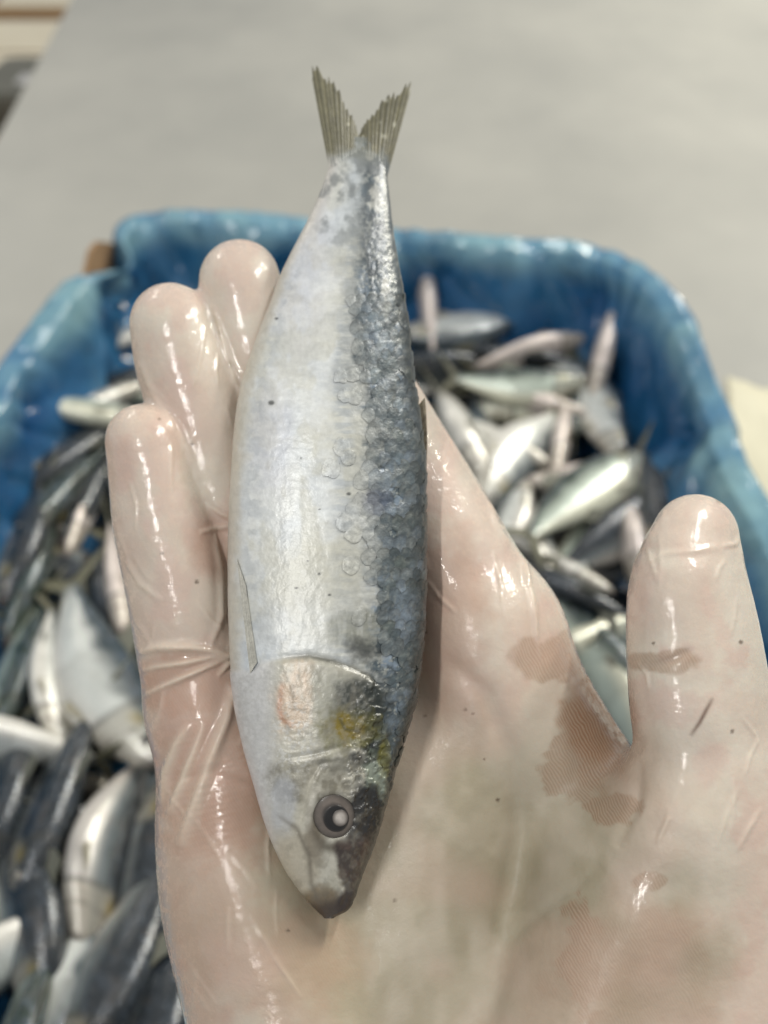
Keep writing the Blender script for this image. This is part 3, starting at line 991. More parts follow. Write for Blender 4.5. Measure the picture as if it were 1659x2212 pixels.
    h = mixc(h, lin((112, 106, 90)), .85 * blob(x, y, 685, 1690, 78, 48, .8, .7, 29) * (.55 + .45 * ss(.4, .6, fbm(x * .06, y * .06, 129))))
    h = mixc(h, lin((182, 186, 194)), .5 * blob(x, y, 612, 1740, 28, 60, .8, .4, 30))
    h = mixc(h, lin((196, 190, 172)), .7 * line(x, y, CHEEK, 10))
    h = mixc(h, lin((182, 172, 152)), .7 * blob(x, y, 640, 1860, 50, 70, .7, .3, 33))
    h = mixc(h, lin((124, 104, 70)), .8 * blob(x, y, 688, 1950, 40, 36, .7, .4, 34))
    # crown and snout
    crown = ss(.66, .76, (x - np.interp(y, [1400, 1500, 1600, 1700, 1780, 1860, 1980], [560, 545, 530, 535, 545, 578, 610])) / 350 + .16 * (n2 - .5))
    cr = np.zeros(np.shape(x) + (3,)) + lin((66, 74, 64))
    cr = mixc(cr, lin((46, 52, 50)), ss(.42, .62, n2))
    cr = mixc(cr, lin((132, 142, 130)), .6 * ss(.55, .66, n4))
    cr = cr * .62
    h = mixc(h, cr, crown)
    h = mixc(h, lin((46, 44, 40)), .85 * ss(.955, .99, u + .02 * (n2 - .5)) * ss(1560, 1640, y))  # shade on the dorsal edge of the head, put into the colour
    h = mixc(h, lin((34, 40, 36)), .92 * blob(x, y, 790, 1515, 64, 60, .8, .4, 35))
    h = mixc(h, lin((96, 92, 40)), .75 * blob(x, y, 750, 1578, 56, 50, .9, .8, 136, .05))
    h = mixc(h, lin((122, 104, 14)), .95 * blob(x, y, 748, 1570, 34, 27, .8, .8, 36, .05))
    h = mixc(h, lin((62, 60, 30)), .8 * line(x, y, [(730, 1545), (745, 1575), (775, 1580)], 4))
    h = mixc(h, lin((88, 86, 76)), .7 * blob(x, y, 735, 1650, 55, 18, .9, .9, 137, .05))
    h = mixc(h, lin((52, 50, 46)), .8 * blob(x, y, 770, 1635, 16, 12, .9, .5, 138))
    h = mixc(h, lin((112, 106, 24)), .8 * blob(x, y, 828, 1640, 12, 42, .8, .8, 37))
    h = mixc(h, lin((150, 158, 142)), .75 * blob(x, y, 812, 1700, 22, 62, .7, .7, 38))
    h = mixc(h, lin((24, 22, 22)), .97 * blob(x, y, 792, 1765, 42, 70, .6, .4, 39))
    h = mixc(h, lin((86, 78, 62)), .8 * line(x, y, [(676, 1760), (684, 1800), (700, 1828), (735, 1836)], 12, False))
    h = mixc(h, lin((196, 190, 176)), .6 * line(x, y, [(664, 1800), (672, 1730), (690, 1690)], 7))
    h = mixc(h, lin((96, 84, 66)), .6 * blob(x, y, 678, 1825, 22, 50, .9, .7, 229))
    snout = ss(0, 14, x - np.interp(y, [1790, 1825, 1889, 1922, 1945, 1984], [742, 712, 726, 736, 722, 716]) + 12 * (n2 - .5)) * ss(1790, 1830, y)
    sn = np.zeros(np.shape(x) + (3,)) + lin((48, 34, 29))
    sn = mixc(sn, lin((74, 52, 42)), .5 * ss(.5, .65, n2))
    sn = mixc(sn, lin((40, 32, 32)), ss(1890, 1935, y))
    h = mixc(h, sn, .95 * snout)
    h = mixc(h, lin((104, 96, 82)), .7 * line(x, y, MAXI, 6))
    h = mixc(h, lin((160, 158, 150)), .25 * ss(.45, .66, n4) * ss(.7, .5, crown) * ss(1700, 1600, y))
    h = mixc(h, lin((128, 122, 108)), .35 * ss(.48, .70, fbm(x * .07, y * .05, 141)) * (1 - crown) * ss(600, 640, x))
    h = mixc(h, lin((50, 38, 33)), .9 * ss(1915, 1962, y + 14 * (n2 - .5) + .12 * (x - 715)))
    c = mixc(c, h, hd)
    c = mixc(c, lin((40, 42, 38)), .85 * ss(.93, .985, u + .03 * (n2 - .5)) * ss(1200, 1500, y))
    c = mixc(c, lin((70, 68, 56)), .85 * line(x, y, GILL, 6) * ss(.2, .5, u))
    return c


def fish_relief(x, y):
    """outward relief in 1/100 cm"""
    hd = ss(-6, 8, y - np.interp(x, [g[0] for g in GILL], [g[1] for g in GILL]))
    r = 4.5 * hd * ss(1640, 1500, y) - 3.5 * line(x, y, GILL, 9) + 2.5 * hd * (fbm(x * .03, y * .02, 47) - .5)
    r = r - 3.5 * line(x, y, PREOP, 6) - 3 * line(x, y, CHEEK, 6) - 1.5 * line(x, y, MAXI, 6) - 1.5 * line(x, y, JAW, 8, False)
    u = (x - fL(y)) / (fR(y) - fL(y))
    bk = ss(.6, .75, u)
    r = r + bk * ss(350, 700, y) * 7 * (fbm(x * .05, y * .05, 41) - .5)
    r = r + 3.0 * (fbm(x * .025, y * .012, 42) - .5) + .7 * (fbm(x * .02, y * .14, 43) - .5)
    r = r + 4 * ss(1500, 1560, y) * bk * (fbm(x * .08, y * .08, 44) - .5)
    # eye socket
    d = np.hypot(x - 722, y - 1763)
    r = r - 6 * ss(54, 38, d) + 1.0 * np.exp(-((d - 56) / 9) ** 2)
    r = r + 5 * ss(.45, .7, fbm(x * .11, y * .11, 45)) * blob(x, y, 800, 1640, 50, 160, .8, .3, 46)
    # dent of the flank and rib hints
    r = r + 2.5 * np.sin((y - 900) * .09 + .01 * x) * .3 * ss(900, 1000, y) * ss(1300, 1200, y) * ss(.3, .5, u) * ss(.75, .6, u)
    return r


na, ny = 340, 700
aa = np.concatenate([np.linspace(-.16, np.pi + .16, 300), np.linspace(np.pi + .16, 2 * np.pi - .16, 42)[1:-1]])
na = len(aa)
t = np.linspace(0, 1, ny)
yy = 296 + (1984 - 296) * t
# rounder snout: concentrate rings at the tip
yy = np.concatenate([yy[:-1], [1982.6, 1983.5, 1984]])
ny = len(yy)
Yg, Ag = np.meshgrid(yy, aa, indexing='ij')
Xg, Hg = fish_pt(Yg, Ag)
upper = np.sin(Ag) > -0.2
rel = fish_relief(Xg, Yg) * ss(-0.25, 0.1, np.sin(Ag))
n_in = np.stack([np.cos(Ag), np.sin(Ag)], -1)
Xr = Xg + rel * n_in[..., 0] * .6
Hr = Hg + rel * n_in[..., 1]
Cg = fish_color(Xg, Yg)
V = M(Xr, Yg, Hr).reshape(-1, 3)
Fq = [list(q) for q in gridfaces(ny, na, True)] + [list(range(na)), list(range((ny - 1) * na, ny * na))]
origin = Vector(M(np.array(700.), np.array(1200.), np.array(0.)))
hf = empty("held_sardine", origin)
tag(hf, "large silver sardine lying head down across the gloved palm", "fish")


def part(name, V, F_, mat, C, T, parent=None, recalc=True, smooth=True):
    o = link(name, mesh(name, np.asarray(V) - np.array(origin), F_, col=C, tex=T, recalc=recalc, smooth=smooth), mat, hf)
    if parent:
        o.parent = parent
    return o


body = part("body", V, Fq, MAT_FISH, Cg.reshape(-1, 3), np.stack([Xg, Yg, Hg], -1).reshape(-1, 3))

def hsurf(x, y):
    y = np.array(float(y))
    L_, R_ = smooth_tab(fL, y), smooth_tab(fR, y)
    w = (R_ - L_) / 2
    k = math.sqrt(max(0.0, 1 - ((x - (L_ + R_) / 2) / w) ** 2)) ** .92
    return float(smooth_tab(fT, y) * k + 6 * ss(1500, 1900, y) - 34 * ss(1600, 1980, y))


# tail fin: two lobes of rays
def fin_rays(name, rays, mat, col_ray, col_web, thick=5.0, amp=4.0, per=5, nl=26, wear=0.0):
    """rays: list of (base (x,y,h), tip (x,y,h)); corrugated fan with two faces and a frayed edge"""
    rays = np.array(rays, float)
    k = len(rays)
    n = (k - 1) * per + 1
    ui = np.linspace(0, k - 1, n)
    V_, C_, T_ = [], [], []
    for side in (1, -1):
        for q, u_ in enumerate(ui):
            i = min(int(u_), k - 2)
            f_ = u_ - i
            b0, t0 = rays[i] * (1 - f_) + rays[i + 1] * f_
            cor = 0.5 + 0.5 * math.cos(2 * math.pi * (u_ + .55 * float(vnoise(u_ * .8, 3.3, 12))))
            fray = 1 - wear * (1 - cor) * (0.6 + 0.8 * vnoise(u_ * 1.7, 2.0, 3)) - 1.6 * wear * vnoise(u_ * 0.9, 5.0, 8) ** 2
            for j in range(nl):
                s_ = j / (nl - 1)
                p = b0 + (t0 - b0) * s_ * fray
                hh = p[2] + side * (thick * (1 - .8 * s_) + amp * cor * (1 - .5 * s_))
                V_.append((p[0], p[1], hh))
                C_.append((cor ** 2 * (0.7 + .3 * s_), s_))
    V_ = np.array(V_)
    T_ = V_
    m_, s_ = np.array(C_).T
    nz = fbm(V_[:, 0] * .05, V_[:, 1] * .05, 5)
    C_ = (np.array(col_web) * (1 - m_)[:, None] + np.array(col_ray) * m_[:, None]) * (0.7 + 0.6 * nz)[:, None]
    if name == "tail_fin":
        C_ = mixc(C_, fish_color(V_[:, 0], np.maximum(V_[:, 1], 300.0)), ss(.22, .02, s_ + .25 * (nz - .5)))
        C_ = C_ + lin((200, 198, 184)) * .5 * ss(.76, .82, fbm(V_[:, 0] * .06, V_[:, 1] * .04, 77))[:, None]
    F_ = []
    for s_ in (0, 1):
        F_ += (gridfaces(n, nl) + s_ * n * nl).tolist()
    F_ += [[q * nl + nl - 1, (q + 1) * nl + nl - 1, n * nl + (q + 1) * nl + nl - 1, n * nl + q * nl + nl - 1] for q in range(n - 1)]
    for q in (0, n - 1):
        F_ += [[q * nl + j, q * nl + j + 1, n * nl + q * nl + j + 1, n * nl + q * nl + j] for j in range(nl - 1)]
    return part(name, M(V_[:, 0], V_[:, 1], V_[:, 2]), F_, mat, np.array(C_), np.array(T_))


def lerp_poly(pts, n):
    pts = np.array(pts, float)
    s_ = np.concatenate([[0], np.cumsum(np.linalg.norm(np.diff(pts, axis=0), axis=1))])
    q = np.linspace(0, s_[-1], n)
    return np.stack([np.interp(q, s_, pts[:, k]) for k in range(pts.shape[1])], 1)


def tail_rays(bp, tp):
    b_, t_ = lerp_poly(bp, 13), lerp_poly(tp, 13)
    return [((b[0], b[1], max(hsurf(b[0], b[1]), 0) - 4), (q[0], q[1], -8)) for b, q in zip(b_, t_)]


OLIVE, WEB = lin((70, 68, 48)), lin((112, 107, 82))
fin_rays("tail_fin", tail_rays([(711, 366), (722, 356), (740, 346), (758, 336), (774, 326)],
                               [(671, 152), (676, 134), (694, 142), (708, 162), (722, 174), (736, 194), (746, 218), (760, 236), (768, 262), (774, 292)]),
         MAT_FIN, OLIVE, WEB, wear=.08, thick=3, amp=2.5)
fin_rays("tail_fin", tail_rays([(836, 384), (832, 362), (818, 346), (798, 334), (774, 326)],
                               [(892, 180), (889, 170), (872, 182), (850, 198), (828, 208), (812, 230), (796, 244), (784, 266), (775, 294)]),
         MAT_FIN, OLIVE, WEB, wear=.08, thick=3, amp=2.5)
# folded dorsal fin along the back edge and the pectoral fin on the belly edge
ra = [(((900 + 14 * i / 8), 880 + 200 * i / 8, -18), (914 + 9 * math.sin(math.pi * min(1, .15 + i / 8 * .8)), 858 + 215 * i / 8, -12)) for i in range(9)]
fin_rays("dorsal_fin", ra, MAT_FIN, lin((84, 74, 56)), lin((120, 110, 88)), thick=4, amp=2, nl=8)
pf = []
for i in range(7):
    g = i / 6
    yb = 1455 - 4 * i
    yt = 1205 + 60 * g
    xb, xt = 540 + 2.5 * i, 511 + 20 * g
    pf.append((xb, yb, xt, yt))
rr = []
for xb, yb, xt, yt in pf:
    def hs(x, y):
        L_, R_ = fL(y), fR(y)
        w = (R_ - L_) / 2
        return fT(y) * math.sqrt(max(0.0, 1 - ((x - (L_ + R_) / 2) / w) ** 2)) ** .92
    rr.append(((xb, yb, hs(xb, yb) + 1), (xt, yt, hs(xt, yt) + 4)))
fin_rays("pectoral_fin", rr, MAT_FIN, lin((164, 160, 146)), lin((198, 196, 186)), thick=2, amp=2, nl=20)

# eye: cloudy lens in a dark pupil inside a grey ring
def dome(name, cx, cy, r, top, h0, cols, n=40, seed=0):
    fr = np.linspace(0, 1, 22)
    V_, C_, T_ = [], [], []
    for f_ in fr:
        for a in range(n):
            t_ = 2 * math.pi * a / n
            x_, y_ = cx + r * f_ * math.cos(t_), cy + r * f_ * math.sin(t_) * 1.06
            h_ = h0 - he + hsurf(x_, y_) + top * math.sqrt(max(0, 1 - f_ * f_)) - (9 if f_ > .99 else 0)
            V_.append((x_, y_, h_))
            c_ = np.array([np.interp(f_, [q[0] for q in cols], [lin(q[1])[k] for q in cols]) for k in range(3)])
            C_.append(c_ * (0.78 + .44 * float(fbm(np.array(x_ * .08), np.array(y_ * .08), seed))))
            T_.append((x_, y_, h_))
    V_ = np.array(V_)
    return part(name, M(V_[:, 0], V_[:, 1], V_[:, 2]), gridfaces(len(fr), n, True).tolist(), MAT_EYE, np.array(C_), np.array(T_))


he = hsurf(722, 1763)
ey = dome("eye", 722, 1763, 47, 6, he - 3.5, [(0, (60, 54, 52)), (.5, (70, 64, 60)), (.64, (112, 102, 94)), (.8, (104, 95, 87)), (.92, (80, 73, 66)), (1, (48, 44, 40))], seed=3)
pu = dome("pupil", 726, 1768, 29, 2.5, he + 1, [(0, (26, 22, 22)), (.8, (22, 20, 20)), (1, (60, 54, 50))], seed=4)
pu.parent = ey
ln = dome("lens", 735, 1767, 18, 2, he + 3, [(0, (190, 182, 174)), (.5, (176, 168, 160)), (.8, (120, 112, 106)), (1, (44, 40, 38))], seed=5)
ln.parent = ey

# loose scales along the back
def scale_piece(y0, a0, size, tint, lift, solid=1.0):
    n = 7
    gi = np.linspace(-1, 1, n)
    P, Q = np.meshgrid(gi, gi, indexing='ij')
    # square -> disc
    dx_, dy_ = P * np.sqrt(1 - Q * Q / 2), Q * np.sqrt(1 - P * P / 2)
    wob = 1 + .45 * (vnoise(dx_ * 1.3 + y0, dy_ * 1.3 + a0 * 9, 91) - .5)
    dx_, dy_ = dx_ * wob, dy_ * wob
    Yp = y0 + dy_ * size * 1.05
    w = (fR(y0) - fL(y0)) / 2
    L_, R_ = smooth_tab(fL, np.array(float(y0))), smooth_tab(fR, np.array(float(y0)))
    # arc length per angle at a0 (ellipse)
    T0 = float(fT(y0))
    ds = math.hypot(w * math.sin(a0), T0 * math.cos(a0)) + 1e-3
    Ap = a0 + dx_ * size * .95 / ds
    Xp, Hp = fish_pt(Yp, Ap)
    r_ = np.hypot(dx_, dy_)
    up = 1.6 + lift * np.clip(-dy_, 0, 1) + 1.2 * (1 - r_ ** 2)
    up = up + fish_relief(Xp, Yp) * 0.8
    Xq, Hq = Xp + up * np.cos(Ap), Hp + up * np.sin(Ap)
    fc = fish_color(Xp, Yp)
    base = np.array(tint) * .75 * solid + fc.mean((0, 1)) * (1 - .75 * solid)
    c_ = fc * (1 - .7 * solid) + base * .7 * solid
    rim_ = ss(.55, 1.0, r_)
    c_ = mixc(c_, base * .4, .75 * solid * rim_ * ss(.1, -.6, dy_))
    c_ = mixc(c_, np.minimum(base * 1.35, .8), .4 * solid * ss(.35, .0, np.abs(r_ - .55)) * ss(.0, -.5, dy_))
    return part("scale", M(Xq, Yp, Hq).reshape(-1, 3), gridfaces(n, n).tolist(), MAT_SCALE, c_.reshape(-1, 3), np.stack([Xq, Yp, Hq], -1).reshape(-1, 3), recalc=False)


TINTS = [lin(c) for c in ((88, 102, 104), (104, 118, 124), (74, 86, 86), (120, 132, 142), (102, 108, 102), (62, 74, 74), (142, 150, 150), (94, 104, 94))]
row = 0
nsc = 0
yv = 650.0
while yv < 1650:
    step = float(np.interp(yv, [650, 800, 1100, 1450, 1650], [21, 24, 26.5, 23, 17]))
    w, T0 = (fR(yv) - fL(yv)) / 2, float(fT(yv))
    a0 = 0.12
    k = 0
    if row % 2:
        a0 += .5 * step / math.hypot(w * math.sin(a0), T0 * math.cos(a0))
    while nsc < 298:
        u_ = .5 + .5 * math.cos(a0)
        lim = back_line(yv) + .16 * (float(vnoise(yv * .015, k * .5, 50)) - .45) - .02
        if yv > 1420:
            lim = max(lim, np.interp(yv, [1420, 1500, 1650], [.78, .84, .9]))
        if u_ < lim - .12:
            break
        near_spot = math.hypot(fL(yv) + 2 * w * u_ - 788, yv - 1402) < 46
        fade = float(ss(-.10, .20, np.array(u_ - lim)))
        if not near_spot and random.random() < .12 + .95 * fade and random.random() > (.5 if yv < 640 else .06):
            ti = TINTS[random.randrange(len(TINTS))]
            if yv > 1420:
                ti = ti * .5 + lin((92, 106, 96)) * .5
            ti = ti * random.uniform(.42, .85) * (1 - .45 * float(ss(.86, .97, np.array(u_))))
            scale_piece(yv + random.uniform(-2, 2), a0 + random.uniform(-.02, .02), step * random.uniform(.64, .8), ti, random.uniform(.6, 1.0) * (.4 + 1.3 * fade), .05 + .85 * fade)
            nsc += 1
        a0 += step * 1.05 / math.hypot(w * math.sin(a0), T0 * math.cos(a0))
        k += 1
    yv += step * .9
    row += 1
print("scales", nsc)

# ------------------------------------------------------------------ the gloved hand: one continuous surface
LITTLE = [(305, 951, -42, 80), (325, 1040, -60, 92), (345, 1130, -80, 104), (371, 1220, -100, 111), (395, 1320, -120, 116), (413, 1420, -140, 117), (440, 1540, -160, 121)]
RING = [(366, 697, -72, 88), (385, 770, -88, 98), (412, 850, -108, 103), (445, 960, -135, 106), (485, 1090, -168, 108), (530, 1250, -200, 112), (580, 1420, -230, 120)]
MIDDLE = [(517, 603, -98, 88), (535, 690, -118, 95), (565, 780, -142, 100), (605, 900, -178, 105), (650, 1070, -212, 108), (690, 1270, -226, 113), (720, 1450, -235, 120)]
INDEX = [(742, 745, -160, 90), (790, 835, -172, 100), (850, 945, -182, 106), (918, 1072, -186, 116), (988, 1210, -186, 126), (1060, 1370, -192, 138)]
THUMB = [(1502, 1163, 20, 97), (1488, 1262, 22, 129), (1497, 1370, 12, 146), (1512, 1500, 2, 155), (1527, 1640, -20, 160), (1500, 1800, -62, 192)]
PALM = [
    [(440, 1540, -160, 121), (477, 1680, -166, 142), (495, 1820, -182, 161), (530, 1960, -192, 184), (575, 2090, -200, 199), (640, 2260, -215, 222), (770, 2640, -240, 250)],
    [(580, 1420, -230, 120), (690, 1800, -262, 150), (790, 2300, -268, 182), (900, 2640, -260, 220)],
    [(720, 1450, -235, 120), (810, 1850, -275, 160), (870, 2300, -275, 190)],
    [(1060, 1370, -192, 138), (1020, 1650, -232, 162), (970, 2000, -268, 182), (930, 2400, -268, 205)],
    [(1060, 1370, -192, 138), (1152, 1540, -195, 142), (1262, 1708, -200, 138), (1330, 1900, -180, 190)],
    [(1500, 1800, -62, 192), (1420, 2000, -122, 245), (1300, 2260, -172, 282), (1120, 2640, -215, 300)],
    [(1590, 1700, -70, 168), (1600, 2000, -150, 250), (1500, 2400, -205, 320)],
    [(900, 1700, -290, 190), (960, 2300, -295, 222)],
]


def smin(a, b, k):
    h = np.clip(0.5 + 0.5 * (b - a) / k, 0, 1)
    return b * (1 - h) + a * h - k * h * (1 - h)


def dense(ch, step=34.0):
    """Catmull-Rom through the joints (position and radius)"""
    P = np.array(ch, float)
    P = np.concatenate([[2 * P[0] - P[1]], P, [2 * P[-1] - P[-2]]])
    out = []
    for i in range(1, len(P) - 2):
        p0, p1, p2, p3 = P[i - 1], P[i], P[i + 1], P[i + 2]
        n = max(1, int(np.linalg.norm(p2[:3] - p1[:3]) / step))
        for k in range(n):
            w = k / n
            out.append(0.5 * (2 * p1 + (p2 - p0) * w + (2 * p0 - 5 * p1 + 4 * p2 - p3) * w * w + (3 * p1 - p0 - 3 * p2 + p3) * w ** 3))
    out.append(P[-2])
    return np.array(out, np.float32)


ST = 9.0
LO, HI = np.array((190., 480., -560.)), np.array((1880., 2760., 200.))
AX = [np.arange(l, h_ + ST, ST, dtype=np.float32) for l, h_ in zip(LO, HI)]
NG_ = [len(a) for a in AX]


def chain_field(ch, margin):
    D = np.full(NG_, 900.0, np.float32)
    pts = dense(ch)
    for a, b in zip(pts[:-1], pts[1:]):
        r = max(a[3], b[3]) + margin
        sl, co_ = [], []
        for k in range(3):
            i0 = max(0, int((min(a[k], b[k]) - r - LO[k]) / ST))
            i1 = min(NG_[k], int((max(a[k], b[k]) + r - LO[k]) / ST) + 2)
            sl.append(slice(i0, max(i0, i1)))
            sh = [1, 1, 1]
            sh[k] = -1
            co_.append((AX[k][sl[-1]] - a[k]).reshape(sh))
        ab = b[:3] - a[:3]
        t = np.clip((co_[0] * ab[0] + co_[1] * ab[1] + co_[2] * ab[2]) / (ab @ ab), 0, 1)
        dd = np.sqrt((co_[0] - t * ab[0]) ** 2 + (co_[1] - t * ab[1]) ** 2 + (co_[2] - t * ab[2]) ** 2) - (a[3] + t * (b[3] - a[3]))
        D[tuple(sl)] = np.minimum(D[tuple(sl)], dd)
    return D


PD_ = None
for ch in PALM:
    d_ = chain_field(ch, 110.0)
    PD_ = d_ if PD_ is None else smin(PD_, d_, 95.0)
HD = PD_
for fch, k_ in ((LITTLE, 40.0), (RING, 40.0), (MIDDLE, 40.0), (INDEX, 45.0), (THUMB, 55.0)):
    HD = np.minimum(HD, smin(chain_field(fch, 70.0), PD_, k_))
for _ in range(2):                      # soften the creases between the swept pieces a little
    for k in range(3):
        q = np.clip(HD, -80, 80)
        HD = (np.roll(q, 1, k) + 2 * q + np.roll(q, -1, k)) / 4


def surface_nets(D):
    n = list(D.shape)
    s_ = D < 0
    c = [m - 1 for m in n]
    cnt = np.zeros(c, np.int8)
    for dx_ in (0, 1):
        for dy_ in (0, 1):
            for dz in (0, 1):
                cnt += s_[dx_:dx_ + c[0], dy_:dy_ + c[1], dz:dz + c[2]]
    act = (cnt > 0) & (cnt < 8)
    idx_ = np.full(c, -1, np.int64)
    cells = np.argwhere(act)
    idx_[act] = np.arange(len(cells))
    acc = np.zeros((len(cells), 3))
    num = np.zeros(len(cells))
    for p in [(a, b, c_) for a in (0, 1) for b in (0, 1) for c_ in (0, 1)]:
        for k in range(3):
            if p[k] == 0:
                q = list(p)
                q[k] = 1
                dp = D[cells[:, 0] + p[0], cells[:, 1] + p[1], cells[:, 2] + p[2]]
                dq = D[cells[:, 0] + q[0], cells[:, 1] + q[1], cells[:, 2] + q[2]]
                m = (dp < 0) != (dq < 0)
                t_ = np.where(m, dp / np.where(m, dp - dq, 1), 0)
                pos = np.tile(np.array(p, float), (len(cells), 1))
                pos[:, k] += t_
                acc[m] += pos[m]
                num[m] += 1
    V_ = (cells + acc / num[:, None]) * ST + LO
    faces = []
    for k in range(3):
        o = [(k + 1) % 3, (k + 2) % 3]
        lo_, hi_ = s_.take(range(0, n[k] - 1), k), s_.take(range(1, n[k]), k)
        e = np.argwhere(lo_ != hi_)
        e = e[(e[:, o[0]] > 0) & (e[:, o[0]] < n[o[0]] - 1) & (e[:, o[1]] > 0) & (e[:, o[1]] < n[o[1]] - 1)]
        quad = []
        for d0, d1 in ((-1, -1), (0, -1), (0, 0), (-1, 0)):
            g = e.copy()
            g[:, o[0]] += d0
            g[:, o[1]] += d1
            quad.append(idx_[g[:, 0], g[:, 1], g[:, 2]])
        q = np.stack(quad, 1)
        out = lo_[e[:, 0], e[:, 1], e[:, 2]]
        q[out] = q[out][:, ::-1]        # hand space is mirrored, so wind the other way round
        faces.append(q)
    return V_, np.concatenate(faces)


HV, HF = surface_nets(HD)
me0 = bpy.data.meshes.new("tmp_hand")
me0.from_pydata(HV.tolist(), [], HF.tolist())
ot = bpy.data.objects.new("tmp_hand", me0)
COL.objects.link(ot)
sd = ot.modifiers.new("s", 'SUBSURF')
sd.levels = sd.render_levels = 1
dg = bpy.context.evaluated_depsgraph_get()
me1 = bpy.data.meshes.new_from_object(ot.evaluated_get(dg))
bpy.data.objects.remove(ot)
bpy.data.meshes.remove(me0)
nv = len(me1.vertices)
HV = np.empty(nv * 3)
me1.vertices.foreach_get("co", HV)
HV = HV.reshape(-1, 3)
HF = np.empty(len(me1.polygons) * 4, np.int64)
me1.polygons.foreach_get("vertices", HF)
HF = HF.reshape(-1, 4)
bpy.data.meshes.remove(me1)
GR = np.gradient(HD, ST)
gi = np.clip((HV - LO) / ST, 0, np.array(NG_) - 1.001)
g0 = gi.astype(int)
gf = gi - g0
NG = np.zeros((nv, 3))
for k in range(3):
    for p in [(a, b, c_) for a in (0, 1) for b in (0, 1) for c_ in (0, 1)]:
        w_ = np.prod([gf[:, q] if p[q] else 1 - gf[:, q] for q in range(3)], axis=0)
        NG[:, k] += w_ * GR[k][g0[:, 0] + p[0], g0[:, 1] + p[1], g0[:, 2] + p[2]]
NG /= np.linalg.norm(NG, axis=1)[:, None] + 1e-9
x, y, h = HV.T
front = ss(.12, .5, NG[:, 2])

# glove folds (ridges standing proud) and skin furrows
RIDGES = [  # points, width, height
    ([(292, 1412), (340, 1398), (410, 1398), (470, 1408), (505, 1418)], 11, 13),
    ([(296, 1450), (340, 1440), (400, 1432), (450, 1422), (500, 1416)], 7, 9),
    ([(302, 1506), (340, 1488), (400, 1462), (450, 1440), (500, 1420)], 7, 11),
    ([(408, 1565), (380, 1610), (355, 1670), (343, 1740)], 12, 9),
    ([(442, 1560), (420, 1620), (390, 1690), (362, 1760)], 10, 9),
    ([(508, 1470), (490, 1550), (455, 1640), (420, 1740), (385, 1830)], 15, 15),
    ([(470, 1460), (490, 1440), (505, 1425)], 6, 7),
    ([(455, 1400), (480, 1330), (478, 1230), (455, 1130)], 9, 6),
    ([(300, 780), (330, 850), (380, 930), (420, 1010)], 9, 5),
    ([(458, 660), (478, 730), (500, 800), (520, 850)], 7, 7),
    ([(470, 690), (500, 770), (520, 810)], 5, 5),
    ([(270, 1210), (300, 1260), (350, 1300)], 8, 4),
    ([(1030, 1020), (1060, 1085), (1072, 1130), (1100, 1180)], 9, 7),
    ([(1068, 1090), (1110, 1160), (1135, 1220), (1140, 1270)], 8, 9),
    ([(1130, 1215), (1150, 1290), (1160, 1380)], 7, 6),
    ([(1600, 1180), (1608, 1230), (1640, 1300), (1652, 1400)], 9, 8),
    ([(1395, 1215), (1440, 1195), (1500, 1190), (1560, 1180)], 9, 4),
    ([(1370, 1190), (1400, 1150), (1440, 1110)], 8, 5),
    ([(1560, 1180), (1590, 1175), (1604, 1150)], 6, 7),
    ([(430, 1150), (470, 1140), (500, 1135)], 6, 6),
    ([(440, 1085), (480, 1110), (500, 1120)], 6, 6),
]
FURROWS = [
    ([(1385, 1625), (1330, 1560), (1260, 1470)], 16, 7),
    ([(960, 1420), (1050, 1500), (1110, 1640), (1120, 1800), (1080, 2000), (1060, 2212)], 22, 9),
    ([(360, 1690), (480, 1660), (560, 1690)], 12, 5),
    ([(1380, 1640), (1375, 1740), (1330, 1830)], 14, 8),
    ([(1395, 1440), (1450, 1425), (1500, 1400)], 9, 4),
    ([(1080, 2050), (1180, 1960), (1300, 1870)], 14, 5),
]
rw = random.Random(3)
FINE = []
for ch, cnt in ((LITTLE, 9), (RING, 8), (MIDDLE, 6), (INDEX, 10), (THUMB, 11)):
    for _ in range(cnt):
        k = rw.randrange(len(ch) - 1)
        a_, b_ = ch[k], ch[k + 1]
        q = rw.random()
        px_, py_, r_ = a_[0] + (b_[0] - a_[0]) * q, a_[1] + (b_[1] - a_[1]) * q, a_[3]
        sd_ = rw.choice((-1, 1)) * rw.uniform(.35, .92)
        ang = math.atan2(b_[1] - a_[1], b_[0] - a_[0]) + rw.uniform(-.5, .5)
        ln_ = rw.uniform(25, 75)
        cx_, cy_ = px_ + r_ * sd_, py_
        ux, uy = math.cos(ang), math.sin(ang)
        bend = rw.uniform(-9, 9)
        FINE.append(([(cx_ - ux * ln_, cy_ - uy * ln_), (cx_ - uy * bend, cy_ + ux * bend), (cx_ + ux * ln_, cy_ + uy * ln_)], rw.uniform(4, 7), rw.uniform(1.5, 3.6)))
for _ in range(16):
    cx_, cy_, ang, ln_ = rw.uniform(350, 620), rw.uniform(1560, 2200), rw.uniform(.9, 1.9), rw.uniform(30, 90)
    ux, uy = math.cos(ang), math.sin(ang)
    FINE.append(([(cx_ - ux * ln_, cy_ - uy * ln_), (cx_ + rw.uniform(-8, 8), cy_), (cx_ + ux * ln_, cy_ + uy * ln_)], rw.uniform(4, 7), rw.uniform(1.2, 3.0)))
RIDGES += FINE
disp = np.zeros(nv)
for pts, w_, hg in RIDGES:
    disp += hg * line(x, y, pts, w_ * .85) - .25 * hg * line(x, y, pts, w_ * 2.4)
for pts, w_, hg in FURROWS:
    disp -= hg * line(x, y, pts, w_)
disp += 5 * (fbm(x * .008, y * .008, 61, 2) - .5) + .7 * (fbm(x * .03, y * .03, 62, 2) - .5)
